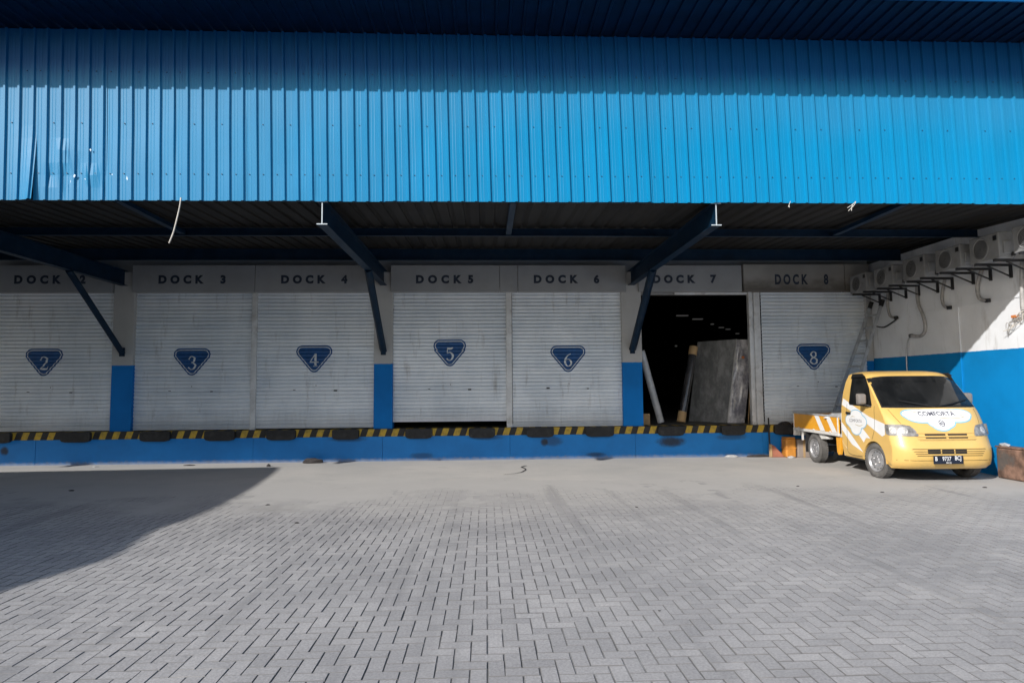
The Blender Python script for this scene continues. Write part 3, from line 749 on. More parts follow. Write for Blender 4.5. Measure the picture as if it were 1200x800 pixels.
# ------------------------------------------------------------ air conditioners on the side wall
def ac_unit():
    t = thing("air_conditioner", (0, 0, 0), "x", "air conditioner", "air conditioners on the side wall")
    # local: wall at x=+.65, fan face at x=0, near end at y=0
    bx("casing", 0, .28, 0, .66, .03, .46, M['ac_white'], t, .015)
    mb = MB().lathe_x([(-.004, .185), (-.012, .178), (-.012, .165), (-.004, .160)], 28, (0, .40, .245))
    for k in range(5): mb.lathe_x([(-.006, .03+.028*k), (-.009, .034+.028*k), (-.006, .038+.028*k)], 24, (0, .40, .245))
    mb.build("fan_grille", M['ac_white'], t)
    mb = MB().lathe_x([(-.002, .163), (-.002, .001)], 28, (0, .40, .245)); mb.build("fan_opening", M['ac_dark'], t)
    bx("label", -.004, 0, .04, .12, .33, .41, M['trim'], t)
    bx("valve_cover", .07, .20, -.03, 0, .10, .30, M['ac_white'], t, .01); bx("valve", .21, .25, -.05, 0, .06, .12, M['ac_dark'], t)
    for yy in (.10, .52):
        mb = MB().box(-.02, .65, yy-.02, yy+.02, -.012, .028).box(.61, .65, yy-.02, yy+.02, -.21, -.012)
        mb.tube([(.2, yy, -.01), (.63, yy, -.19)], .014, 6); mb.build("bracket", M['black_steel'], t)
    return t
ac0 = ac_unit()
labs = ["air conditioner farthest back on the wall, in the dark corner beside the DOCK 8 panel", "second air conditioner from the dark corner, above the top of the ladder",
        "third air conditioner from the dark corner, above the long bent drain pipe", "fourth air conditioner from the dark corner, between the bent pipe and the short hooked pipe",
        "big air conditioner with its round fan in clear view near the right edge", "air conditioner cut off by the right edge of the picture", "air conditioner on the side wall nearest the yard, beyond the picture"]
for k, yy in enumerate((14.17, 13.22, 12.22, 11.25, 10.37, 9.42)):
    o = ac0 if k == 0 else copy_tree(ac0)
    o.location = (8.735, yy, 3.80 + random.uniform(-.012, .012)); o['label'] = labs[k]
    s = 1.0 if k not in (2, 4) else 1.06; o.scale = (1, 1, s)
def pipe(pts, r, lab, m='pipe_wrap', name="drain_pipe", cat="pipe", group="pipes below the air conditioners", k=6, valve=True):
    q = catmull([(9.345 if len(p) == 2 else p[0],)+tuple(p[-2:]) for p in pts], k)
    base = q[-1]; t = thing(name, base, lab, cat, group)
    MB().tube(q, r, 8).build("pipe_run", M[m], t)
    if valve:
        d = base; bx("pipe_elbow", d[0]-.03, d[0]+.03, d[1]-.05, d[1]+.04, d[2]-.035, d[2]+.035, M['black_steel'], t, .01)
    return t
pipe([(14.35, 3.80), (14.38, 3.51), (14.30, 3.26), (14.10, 3.20)], .028, "thin drain pipe curving down beside the top of the ladder")
pipe([(13.34, 3.82), (13.33, 3.43), (13.19, 3.14), (13.15, 2.86), (13.30, 2.72), (13.62, 2.75)], .034, "long S bent pipe hanging down the shaded white wall")
pipe([(13.64, 2.74), (13.74, 2.62), (13.80, 2.3), (13.81, 1.2)], .014, "thin pipe running down from the end of the S bent pipe", 'rail', valve=False, k=4)
pipe([(12.49, 3.83), (12.60, 3.51), (12.57, 3.29), (12.42, 3.22)], .030, "short hooked pipe in the middle of the shaded white wall")
pipe([(11.53, 3.83), (11.65, 3.54), (11.62, 3.30), (11.43, 3.23)], .034, "thick hooked pipe beside the edge of the sunlight on the wall")
pipe([(10.62, 3.83), (10.66, 3.31), (10.67, 3.0), (10.62, 2.93)], .032, "straight pipe dropping down the sunlit wall at the right edge")
q = catmull([(9.33, 14.0, 3.19), (9.33, 14.22, 3.10), (9.31, 14.5, 3.02), (9.31, 14.8, 3.07)], 5)
MB().tube(q, .016, 6).build("strap", M['wire_dark'], None, loc=(9.33, 14.4, 3.0))
tag(bpy.data.objects["strap"], "black strap hanging slack from the wall to the ladder", "strap")
tg = thing("wire_tangle", (9.33, 10.8, 2.7), "tangle of pale loose wires with an orange scrap on the sunlit wall", "wires")
rs = random.Random(3)
for k in range(7):
    p = [(9.36, 10.5+rs.uniform(-.05, .05), 3.0)]
    for j in range(6): p.append((9.30+rs.uniform(-.05, .05), 10.62+.07*j+rs.uniform(-.05, .05), 2.92-.055*j+rs.uniform(-.07, .07)))
    MB().tube(catmull(p, 4), .006, 5).build("wire", M['wire_white' if k < 5 else 'pipe_wrap'], tg)
bx("scrap", 9.30, 9.35, 10.76, 10.88, 2.84, 2.89, M['orange_plastic'], tg, .01)

# ladder leaning on the side wall
ld = thing("ladder", (8.3, 14.7, 0), "aluminium ladder leaning on the side wall behind the truck", "ladder")
def rail(y0, y1): return Vector((7.86, y0, 0)), Vector((9.27, y1, 3.62))
ra, rb = rail(14.28, 14.45), rail(14.95, 14.88)
for a, b in (ra, rb):
    d = (b-a).normalized(); nrm = Vector((0, 1, 0)).cross(d); mb = MB()
    c = [a+Vector((0, s1*.014, 0))+nrm*s2*.035 for s1, s2 in ((-1, -1), (1, -1), (1, 1), (-1, 1))]
    mb.add(c+[p+(b-a) for p in c], [(0, 1, 2, 3), (7, 6, 5, 4), (0, 4, 5, 1), (1, 5, 6, 2), (2, 6, 7, 3), (3, 7, 4, 0)])
    r_ = mb.build("rail", M['alu'], ld)
    e = b; mb = MB().tube([e-d*.12, e+d*.04], .05, 8); mb.build("end_cap", M['trim'], r_)
for k in range(1, 12):
    t = k/12; a = ra[0].lerp(ra[1], t); b = rb[0].lerp(rb[1], t)
    d = (ra[1]-ra[0]).normalized(); MB().tube([a, b], .024, 6).build("rung", M['alu'], ld)

# hanging cable and string ends on the canopy edge
t = MB().tube(catmull([(-4.40, 9.24, 4.46), (-4.415, 9.23, 4.30), (-4.46, 9.22, 4.05), (-4.49, 9.22, 3.93), (-4.54, 9.22, 3.79)], 5), .010, 6).build("hanging_cable", M['wire_white'], loc=(-4.45, 9.23, 4.2))
tag(t, "pale frayed cable hanging from the canopy edge on the left", "cable")
for sx, lab in ((5.55, "larger knotted string end hanging at the right of the canopy edge"), (4.57, "small string end hanging from the canopy edge by the right beam")):
    rs = random.Random(int(sx*10)); sc_ = 1 if sx > 5 else .5; st = thing("string_knot", (sx, 9.24, 4.4), lab, "string")
    for k in range(3):
        p = [(sx+.05*sc_, 9.25, 4.45), (sx+rs.uniform(-.03, .03)*sc_, 9.24, 4.39), (sx-rs.uniform(.0, .10)*sc_, 9.23, 4.36-rs.uniform(.0, .08)*sc_)]
        MB().tube(catmull(p, 4), .004*sc_+.0015, 5).build("strand", M['wire_white'], st)

# ------------------------------------------------------------ goods in the open doorway
def slab(name, c, ax, ay, az, m, parent, bevel=.03, sub=0):      # oriented box
    c, ax, ay, az = map(Vector, (c, ax, ay, az)); V = [c+ax*i+ay*j+az*k for i in (-.5, .5) for j in (-.5, .5) for k in (0, 1)]
    return MB().add(V, [(0, 1, 3, 2), (4, 6, 7, 5), (0, 4, 5, 1), (2, 3, 7, 6), (0, 2, 6, 4), (1, 5, 7, 3)]).build(name, m, parent, bevel)
mt_ = thing("wrapped_mattress", (6.2, 16.4, .745), "tall grey mattress in clear plastic leaning inside the open dock 7 doorway", "mattress")
up = Vector((.30, .0, 2.10)); aw = Vector((.42, -.02, 0)); dp = Vector((-.66, .96, 0))
near_c = Vector((6.24, 15.85, .752))
slab("mattress_body", near_c+dp*.5+Vector((0, .015, 0)), aw, dp, up, M['wrap_grey'], mt_, .05)
slab("printed_end_wrap", near_c+Vector((.005, -.012, .005)), aw*1.02, Vector((-.02, .04, 0)), up*.995, M['wrap_print'], mt_, .02)
def creased(name, o, ax, az, nrm, amp, sc_, m):
    V = []; Fc = []; nu, nv = 40, 60
    for j in range(nv+1):
        for i in range(nu+1):
            u, v = i/nu, j/nv; e = min(1, 8*u, 8*(1-u), 8*v, 8*(1-v))
            r = .6-abs(noise.noise(Vector((u*sc_+v*1.8, v*sc_*.9-u, sc_))))*1.6 + .35*noise.noise(Vector((u*sc_*2-v*3, v*sc_*1.6, 7)))
            V.append(o+ax*u+az*v+nrm*(.006+amp*e*max(0, r)))
    Fc = [(j*(nu+1)+i, j*(nu+1)+i+1, (j+1)*(nu+1)+i+1, (j+1)*(nu+1)+i) for j in range(nv) for i in range(nu)]
    return MB().add(V, Fc, True).build(name, m, mt_, fix=False)
c0 = near_c-aw*.5
creased("plastic_cover", c0+dp, -dp, up, Vector((-.82, -.55, .1)).normalized(), .012, 2.6, M['wrap_grey'])
creased("plastic_cover", c0+Vector((0, -.04, 0)), aw, up*.99, Vector((0, -1, .05)), .022, 3, M['wrap_print'])
mb = MB(); q = near_c-aw*.5
mb.tube([q+Vector((-.0, -.04, .02))+up*t for t in (0, .3, .6, .88, .99)], .016, 6); mb.build("edge_piping", M['litter_white'], mt_)
mb = MB().tube(catmull([q+up*.78+Vector((0, -.05, 0)), q+up*.74+Vector((.1, -.06, -.06)), q+up*.70+Vector((.27, -.06, -.04)), q+up*.72+Vector((.42, -.05, 0))], 5), .010, 6); mb.build("tie_string", M['litter_white'], mt_)
bx("print_mark", 6.43, 6.50, 15.79, 15.80, 2.36, 2.42, M['orange_plastic'], mt_)
def roll(name, a, b, r, m, lab, cat="roll", ends=None):
    t = thing(name, a, lab, cat); a, b = Vector(a), Vector(b)
    MB().tube([a, a.lerp(b, .33), a.lerp(b, .66), b], r, 14).build("wrapping", m, t)
    if ends:
        for s0, s1 in ((0, .13), (.90, 1.01)): MB().tube([a.lerp(b, s0-.005), a.lerp(b, s1)], r*1.06, 14).build("cardboard_sleeve", ends, t)
roll("wrapped_roll", (4.83, 15.75, .80), (5.30, 16.05, 2.66), .10, M['wrap_dark'], "black wrapped roll with cardboard ends leaning beside the mattress", ends=M['card'])
roll("wrapped_roll", (4.29, 15.62, .80), (3.80, 15.45, 2.55), .085, M['wrap_clear'], "pale plastic wrapped roll leaning on the pillar of dock 7")
roll("pole", (6.17+.28, 15.55, .75), (6.33+.32, 15.75, 2.3), .012, M['card'], "thin wooden pole leaning inside doorway right of the mattress", "pole")
bx("cardboard_piece", 3.80, 3.98, 15.45, 15.52, .747, 1.02, M['card'], None, .004, (3.9, 15.48, .747)); tag(bpy.data.objects["cardboard_piece"], "scrap of brown cardboard standing at the foot of the pale roll", "cardboard")

# ------------------------------------------------------------ clutter along the dock
def lump(name, c, rx, ry, rz, m, lab, cat, seed=0, n=2):
    bm = bmesh.new(); bmesh.ops.create_icosphere(bm, subdivisions=n, radius=1)
    for v in bm.verts:
        k = 1+.45*noise.noise(v.co*2.2+Vector((seed, 0, 0)))+.2*noise.noise(v.co*5+Vector((0, seed, 0)))
        v.co = Vector((v.co.x*rx*k, v.co.y*ry*k, max(-.15*rz, v.co.z*rz*k)+.15*rz))
    me = bpy.data.meshes.new(name); bm.to_mesh(me); bm.free(); o = link(name, me, m); o.location = c; tag(o, lab, cat); WLOC[o.name] = Vector(c); return o
lump("rag_heap", (-3.95, 14.80, .008), .24, .12, .10, M['rag'], "black rag heap on the ground at the foot of the dock below door 4", "rag", 1)
lump("rag_heap", (-4.75, 14.25, .008), .05, .05, .05, M['rag'], "small black lump on the concrete at the tip of the big shadow", "litter", 2, 1)
lump("plastic_litter", (5.75, 14.90, .008), .16, .05, .05, M['litter_white'], "crumpled white plastic lying against the dock below the open doorway", "litter", 3)
lump("cloth_strip", (6.42, 14.90, .008), .36, .06, .05, M['rag'], "long dark cloth strip lying along the foot of the dock", "cloth", 4)
lump("plastic_litter", (7.04, 14.6, .008), .09, .06, .04, M['litter_white'], "small pale scrap lying between the scoop and the orange drum", "litter", 5, 1)
lump("rag_heap", (7.12, 15.04, .747), .16, .05, .06, M['rag'], "dark rags on the dock edge in front of door 8", "rag", 6)
lump("red_rag", (7.42, 15.04, .747), .12, .05, .06, M['red_cloth'], "dark red cloth on the dock edge nearest the truck bed", "cloth", 7)
lump("plastic_litter", (-8.6, 14.55, .008), .07, .05, .02, M['litter_white'], "tiny white scrap on the lit concrete strip at the left", "litter", 8, 1)
lump("pebble", (-6.6, 14.60, .008), .16, .05, .02, M['rag'], "flat dark scrap on the concrete strip below door 3", "litter", 9, 1)
CLOD = ["dark clod on the pavers left of the middle of the yard", "dark speck on the pavers in front of door 6", "dark clod on the pavers in front of the open doorway", "tiny dark clod low in the right foreground",
        "tiny dark clod low in the middle foreground", "dark clod on the ground in front of the truck's number plate", "dark clod on the dusty ground left of the truck's front wheel", "dark clod inside the big shadow on the left", "dark clod on the ground at the edge of the big shadow"]
for k, (x, y, s) in enumerate(((-2.4, 8.3, .03), (2.1, 9.0, .025), (6.2, 9.9, .03), (4.6, 4.4, .014), (1.3, 4.9, .012), (8.1, 10.2, .035), (5.2, 10.6, .03), (-7, 11.2, .05), (-3.2, 9.6, .035))):
    o = lump("dirt_clod", (x, y, .004), s*1.1, s*.7, s*.35, M['rag'], CLOD[k], "dirt clod", 20+k, 1); o['group'] = "dirt clods on the yard"
br = thing("scoop", (6.72, 14.86, .01), "thin dark pole standing with a reddish board wedge at its foot", "tool")
MB().tube([(6.67, 14.90, .02), (6.675, 14.93, .92)], .018, 8).build("handle", M['wire_dark'], br)
MB().prism([(6.66, .012), (6.95, .012), (6.93, .06), (6.72, .28), (6.66, .30)], 'y', 14.78, 14.84).build("board", M['wood_red'], br, .004)
bx("batten", 6.63, 6.665, 14.76, 14.86, .012, .31, M['card'], br, .004)
dm = thing("orange_drum", (7.07, 14.8, .01), "orange box can standing on the ground behind the truck bed", "can")
bx("drum_body", 6.95, 7.19, 14.66, 14.92, .012, .44, M['crate_orange'], dm, .03); bx("drum_lid", 6.96, 7.18, 14.67, 14.91, .441, .475, M['crate_orange'], dm, .012)
bx("drum_ridge", 6.942, 7.198, 14.652, 14.928, .21, .235, M['crate_orange'], dm, .008)
cb = thing("cardboard_box", (7.36, 14.8, .01), "grey brown cardboard box on the ground right of the orange can", "box")
bx("carton", 7.22, 7.50, 14.64, 14.94, .012, .42, M['crate_grey'], cb, .01); bx("tape", 7.34, 7.39, 14.637, 14.942, .0125, .4235, M['card'], cb)
rb_ = thing("rusty_block", (9.3, 10.4, 0), "rusty brown steel block low against the side wall at the right edge", "block")
bx("block_body", 9.18, 9.383, 9.3, 11.25, .009, .545, M['rust'], rb_, .03); bx("block_cap", 9.17, 9.383, 9.29, 11.26, .546, .575, M['rust'], rb_, .01)
lump("foam_scrap", (9.28, 11.15, .576), .07, .12, .05, M['litter_white'], "white foam scrap lying on the end of the rusty block", "litter", 12, 1)

# ------------------------------------------------------------ the pickup truck
CX = 7.945
tk = thing("pickup_truck", (CX, 12.6, 0), "yellow and white pickup truck with cloud logos parked by the blue wall", "truck")
ROW = [  # y, z, corner setback
 (10.78, .235, .20), (10.70, .30, .22), (10.655, .44, .23), (10.66, .60, .23), (10.70, .70, .23), (10.735, .80, .23), (10.80, .93, .22), (10.92, 1.10, .18), (11.08, 1.265, .13),
 (11.28, 1.48, .12), (11.47, 1.69, .12), (11.60, 1.825, .13), (11.68, 1.885, .14), (11.82, 1.925, .10), (12.12, 1.945, .02), (12.28, 1.93, -.02), (12.34, 1.87, -.02), (12.43, 1.60, 0), (12.48, 1.35, 0), (12.50, .80, 0), (12.50, .29, 0)]
def wz(z): return .838 - (.03 if z < .3 else 0) - max(0, z-1.22)*.10
def rowat(s):
    s = max(0, min(len(ROW)-1.0001, s)); i = int(s); t = s-i
    p = [ROW[max(i-1, 0)], ROW[i], ROW[i+1], ROW[min(i+2, len(ROW)-1)]]
    if i in (3, 4): return tuple(b+(c-b)*t for b, c in zip(p[1], p[2]))
    return tuple(.5*((2*b)+(-a+c)*t+(2*a-5*b+4*c-d)*t*t+(-a+3*b-3*c+d)*t**3) for a, b, c, d in zip(*p))
def skin(s, u, off=0.0):
    def f(s, u):
        y, z, c = rowat(s); a = abs(u)
        zz = z - (.055*a**6 if z > 1.75 else 0)
        return Vector((CX + wz(zz)*u, y + c*a**6, zz))
    p = f(s, u)
    if off:
        du = f(s, min(1, u+.01))-f(s, max(-1, u-.01)); ds = f(s+.03, u)-f(s-.03, u)
        nn = du.cross(ds).normalized()
        if nn.y > 0 and s < 12: nn = -nn
        if s >= 12 and nn.z < 0: nn = -nn
        p = p+nn*off
    return p
US = [-1, -.985, -.95, -.88, -.78, -.65, -.5, -.35, -.2, 0, .2, .35, .5, .65, .78, .88, .95, .985, 1]
SS = [i*.5 for i in range(2*(len(ROW)-1)+1)]
V = [skin(s, u) for s in SS for u in US]; n = len(US)
Fc = [(j*n+i, j*n+i+1, (j+1)*n+i+1, (j+1)*n+i) for j in range(len(SS)-1) for i in range(n-1)]
cab_mb = MB(); cab_mb.add(V, Fc, True)
ARC = [(11.42+.355*math.cos(math.pi*k/14), .29+.37*math.sin(math.pi*k/14)) for k in range(15)]
for sgn in (-1, 1):
    lo = [(12.50, .29)] + ARC
    edge = [(skin(s, sgn).y, skin(s, sgn).z) for s in SS]
    below = [e for e in edge if e[1] <= 1.2]
    # lower side panel: rear edge, sill with wheel arch, front corner edge, belt
    fr = [e for e, s in zip(edge, SS) if s < 9 and e[1] < 1.2]; re_ = [e for e, s in zip(edge, SS) if s > 16 and e[1] < 1.2]
    yb_f = [e for e, s in zip(edge, SS) if s < 9 and e[1] >= 1.2]; up_e = [e for e, s in zip(edge, SS) if e[1] >= 1.2]
    bf = (fr[-1][0]+(up_e[0][0]-fr[-1][0])*(1.2-fr[-1][1])/(up_e[0][1]-fr[-1][1]), 1.2)
    bb_ = (re_[0][0]+(up_e[-1][0]-re_[0][0])*(1.2-re_[0][1])/(up_e[-1][1]-re_[0][1]), 1.2)
    lowp = ARC + fr + [bf, bb_] + re_
    upp = [bf] + up_e + [bb_]
    cab_mb.add([(CX+sgn*wz(z), y, z) for y, z in lowp], [tuple(range(len(lowp)))])
    cab_mb.add([(CX+sgn*wz(z), y, z) for y, z in upp], [tuple(range(len(upp)))])
    # inner wheel arch lip
    m_ = len(ARC); cab_mb.add([(CX+sgn*(.838-d), y, z) for d in (0, .10) for y, z in ARC], [(i, i+1, m_+i+1, m_+i) for i in range(m_-1)])
cab = cab_mb.build("cab", M['cream'], tk)
bmx = bmesh.new(); bmx.from_mesh(cab.data); bmesh.ops.remove_doubles(bmx, verts=bmx.verts, dist=.0006)
bmesh.ops.triangulate(bmx, faces=[f for f in bmx.faces if len(f.verts) > 4]); bmesh.ops.recalc_face_normals(bmx, faces=bmx.faces); bmx.to_mesh(cab.data); bmx.free()
MB().box(CX-.79, CX+.79, 11.80, 12.46, .26, .40).box(CX-.72, CX+.72, 10.95, 11.85, .30, .60).build("underbody", M['chassis'], tk)
def patch(name, s0, s1, u0, u1, off, m, parent, ns=8, nu=14, shape=None):
    V = []; Fc = []
    for j in range(ns+1):
        for i in range(nu+1):
            s = s0+(s1-s0)*j/ns; a, b = (u0, u1) if shape is None else shape(j/ns)
            V.append(skin(s, a+(b-a)*i/nu, off))
    Fc = [(j*(nu+1)+i, j*(nu+1)+i+1, (j+1)*(nu+1)+i+1, (j+1)*(nu+1)+i) for j in range(ns) for i in range(nu)]
    return MB().add(V, Fc, True).build(name, m, parent, fix=False)
seal = patch("windscreen_seal", 8.02, 11.18, -.965, .965, .004, M['trim'], tk)
ws = patch("windscreen", 8.18, 11.02, -.94, .94, .008, M['glass'], tk)
def on_skin(off, s_of_z):
    return lambda x, z: skin(s_of_z(z), x/.835, off)
def s_of_z(z):      # front skin: row parameter for a height
    lo_, hi_ = .3, 12.0
    for _ in range(30):
        m_ = (lo_+hi_)/2
        if rowat(m_)[1] < z: lo_ = m_
        else: hi_ = m_
    return lo_
def front(name, V2, F2, off, m, parent, cz=12):
    zs = [z for _, z in V2]; xs = [x for x, _ in V2]; z0, z1, x0, x1 = min(zs), max(zs), min(xs), max(xs)
    return conform(name, V2, F2, on_skin(off, s_of_z), m, parent, [x0+(x1-x0)*k/14 for k in range(1, 14)], [z0+(z1-z0)*k/cz for k in range(1, cz)], True)
# headlights
for sgn in (-1, 1):
    pts = [(.832*sgn, .985), (.64*sgn, .985), (.545*sgn, .965), (.49*sgn, .90), (.46*sgn, .81), (.48*sgn, .79), (.832*sgn, .80)]
    hl = front("headlight", *poly2d(pts), .007, M['lamp'], tk)
    for cx_, rx_ in ((.66, .06), (.78, .035)):
        c = [(cx_*sgn+rx_*math.cos(a*.5236), .885+.06*math.sin(a*.5236)) for a in range(12)]
        front("reflector", *poly2d(c), .0085, M['reflector'], hl, 4)
    fr_ = [(x, z) for x, z in pts]
for sgn in (-1, 1):
    conform("headlight", *poly2d([(10.93, .80), (11.03, .82), (11.06, .94), (11.04, .985), (10.97, .985)]), lambda y, z: (CX+sgn*(wz(z)+.004), y, z), M['lamp'], tk)
# grilles
for z0, z1, x0, x1 in ((.805, .832, -.36, -.02), (.805, .832, .02, .34), (.752, .776, -.36, -.02), (.752, .776, .02, .34)):
    front("grille_slot", *poly2d([(x0, z0), (x1, z0), (x1, z1), (x0, z1)]), .003, M['trim'], tk, 2)
for zz in (.838, .782, .742):
    front("grille_bar", *poly2d([(-.50, zz), (.48, zz), (.46, zz+.012), (-.48, zz+.012)]), .011, M['cream'], tk, 2)
for zz in (.575, .535, .50, .465):
    front("bumper_groove", *poly2d([(-.62+.10*(.575-zz)*6, zz), (.60-.10*(.575-zz)*6, zz), (.58-.10*(.575-zz)*6, zz+.011), (-.60+.10*(.575-zz)*6, zz+.011)]), .0025, M['seam'], tk, 2)
for zz in (.547, .508):
    for x0, x1 in ((-.38, -.17), (-.15, .05), (.07, .26)):
        front("grille_slot", *poly2d([(x0, zz), (x1, zz), (x1, zz+.026), (x0, zz+.026)]), .004, M['trim'], tk, 2)
front("bumper_lip", *poly2d([(-.80, .385), (.80, .385), (.80, .392), (-.80, .392)]), .002, M['seam'], tk, 2)
for sg in (-1, 1):
    front("bonnet_seam", *stroke2d([(.735*sg, 1.245, .007), (.70*sg, 1.12, .007), (.655*sg, 1.0, .007)], 4), .002, M['seam'], tk, 6)
front("bumper_seam", *poly2d([(-.46, .722), (.46, .722), (.46, .727), (-.46, .727)]), .002, M['seam'], tk, 2)
# number plate
py = 10.632; pl = bx("number_plate", CX-.315, CX+.175, py-.012, py, .335, .475, M['plate'], tk, .006)
parts = []
for s_, cx_ in (("B", -.20), ("9737", -.03), ("BCJ", .155)):
    V, Fc = text2d(s_, .098, .002, .74); parts.append(([(x+cx_, z+.425) for x, z in V], Fc))
V, Fc = text2d("04 22", .042, .0005, .9); parts.append(([(x, z+.358) for x, z in V], Fc))
V, Fc = merge2d(parts); conform("plate_lettering", V, Fc, lambda x, z: (CX-.07+x, py-.0155, z), M['plate_white'], pl)
# bonnet cloud sticker
ells = [(-.30, 1.13, .25, .105), (.30, 1.13, .25, .105), (0, 1.14, .42, .115), (0, 1.02, .22, .10), (-.02, .975, .15, .085), (-.40, 1.155, .18, .075), (.40, 1.155, .18, .075)]
def cloud2d(g): return poly2d([(x, min(z, 1.245)) for x, z in blob(ells, 120, 0, 1.11, g)])
ks = front("bonnet_sticker", *cloud2d(.018), .003, M['cloud_blue'], tk, 16)
front("sticker_face", *cloud2d(0.0), .0045, M['truck_white'], ks, 16)
V, Fc = text2d("COMFORTA", .125, .0022, .98); wd = max(x for x, _ in V); V = [(x*.31/wd, z*.8+1.165) for x, z in V]
front("lettering", V, Fc, .006, M['print_grey'], ks, 6)
front("swash", *merge2d([stroke2d([(-.05, 1.105, .008), (.15, 1.085, .010), (.33, 1.09, .009), (.44, 1.115, .008), (.42, 1.14, .006), (.30, 1.12, .005)]), stroke2d([(-.42, 1.215, .006), (-.36, 1.20, .010), (-.28, 1.205, .006)]), stroke2d([(.27, 1.215, .010), (.32, 1.205, .006)])]), .006, M['print_gold'], ks, 4)
rg = [(.052*math.cos(a*math.pi/12), 1.005+.052*math.sin(a*math.pi/12)) for a in range(24)]; ri = [(.040*math.cos(a*math.pi/12), 1.005+.040*math.sin(a*math.pi/12)) for a in range(24)]
em = merge2d([(rg+ri, [[i, (i+1) % 24, 24+(i+1) % 24, 24+i] for i in range(24)]), stroke2d([(-.035, 1.0, .012), (.0, 1.018, .014), (.035, 1.012, .010)]), stroke2d([(-.030, .985, .010), (.0, .995, .012), (.036, .990, .010)])])
front("emblem", *em, .0075, M['print_grey'], ks, 4)
# sides: stripes, door, window, handle
def side(name, pts, off, m, parent, sgn, V2=None):
    V, Fc = poly2d(pts) if V2 is None else V2
    return conform(name, V, Fc, lambda y, z: (CX+sgn*(wz(z)+off), y, z), m, parent, (), (1.22,))
for sgn in (-1, 1):
    side("side_stripe", [(12.44, 1.42), (12.47, 1.29), (11.90, 1.10), (11.54, .93), (11.15, .765), (11.06, .80), (11.06, .99), (11.53, 1.10), (12.05, 1.28)], .0015, M['truck_white'], tk, sgn)
    side("side_stripe", [(12.495, .95), (12.495, .80), (12.16, .545), (11.87, .295), (11.775, .295), (11.78, .43), (12.0, .60), (12.3, .82)], .0015, M['truck_white'], tk, sgn)
    side("side_stripe", [(12.05, .86), (11.74, .61), (11.66, .70), (11.52, .70), (11.72, .84), (11.90, .97)], .0015, M['truck_white'], tk, sgn)
    side("side_stripe", [(12.495, .58), (12.495, .295), (12.18, .295), (12.36, .46)], .0015, M['truck_white'], tk, sgn)
    el = [(12.0, .97, .26, .15), (11.82, .99, .20, .12), (12.16, 1.0, .17, .11), (11.98, .85, .17, .11), (11.96, 1.10, .20, .10)]
    dst = side("door_sticker", blob(el, 80, 11.98, .98, .016), .003, M['cloud_blue'], tk, sgn)
    side("sticker_face", blob(el, 80, 11.98, .98, 0), .0045, M['truck_white'], dst, sgn)
    V, Fc = text2d("COMFORTA", .085, .0, .9); V = [(11.985+(-x if sgn < 0 else x)*1.05, z+1.0) for x, z in V]
    side("lettering", None, .006, M['print_grey'], dst, sgn, (V, Fc))
    side("swash", None, .006, M['print_gold'], dst, sgn, stroke2d([(12.15, 1.06, .008), (12.08, 1.08, .008), (12.0, 1.07, .006)]))
    side("swash", None, .006, M['print_gold'], dst, sgn, stroke2d([(12.0, .93, .008), (11.86, .91, .010), (11.75, .93, .007)]))
    win = [(12.20, 1.345), (12.175, 1.60), (12.13, 1.83), (12.08, 1.865), (11.80, 1.865), (11.72, 1.82), (11.58, 1.62), (11.47, 1.33), (11.50, 1.30), (12.17, 1.315)]
    c = (11.9, 1.58); big = [(c[0]+(y-c[0])*1.07, c[1]+(z-c[1])*1.08) for y, z in win]
    wf = side("window_frame", big, .002, M['trim'], tk, sgn); side("side_window", win, .006, M['glass'], wf, sgn)
    MB().add([(CX+sgn*(wz(z)+o), y, z) for o in (.006, .03) for y, z in ((12.15, 1.80), (12.10, 1.895), (11.80, 1.895), (11.70, 1.84), (11.78, 1.83), (12.06, 1.83))], [(0, 1, 2, 3, 4, 5), (11, 10, 9, 8, 7, 6)] + [(i, (i+1) % 6, 6+(i+1) % 6, 6+i) for i in range(6)]).build("rain_visor", M['trim'], tk)
    for line in ([(12.28, 1.30), (12.31, .60), (12.27, .36), (11.82, .34)], [(11.36, 1.30), (11.37, .92), (11.47, .68)]):
        V, Fc = stroke2d([(y, z, .009) for y, z in line], 4); side("door_seam", None, .0024, M['seam'], tk, sgn, (V, Fc))
    xo = CX+sgn*.842; hb = MB().box(min(xo, xo+sgn*.03), max(xo, xo+sgn*.03), 12.14, 12.28, 1.115, 1.16).build("door_handle", M['trim'], tk, .008)
    mx = CX+sgn*.95
    mir = MB().add([(mx+sgn*a*.085*k, 11.55+b*.05*k2, 1.42+c_*.11*k) for (a, b, c_, k, k2) in [(x_, y_, z_, 1 if y_ > 0 else .8, 1) for x_ in (-1, 1) for y_ in (-1, 1) for z_ in (-1, 1)]],
                   [(0, 1, 3, 2), (4, 6, 7, 5), (0, 4, 5, 1), (2, 3, 7, 6), (0, 2, 6, 4), (1, 5, 7, 3)]).build("wing_mirror", M['mirror'], tk, .03)
    MB().tube([(CX+sgn*.82, 11.47, 1.28), (CX+sgn*.90, 11.53, 1.32), (mx, 11.55, 1.36)], .016, 6).build("mirror_arm", M['trim'], mir)
for u0, u1, s1 in ((.08, .85, 8.6), (-.62, .02, 8.55)):
    wp = MB().tube([skin(8.05, u0 if u0 > 0 else u1, .02), skin(8.28, (u0+u1)/2, .03), skin(s1, u1 if u0 > 0 else u0, .028)][::1], [.012, .014, .009], 6).build("wiper", M['trim'], tk)
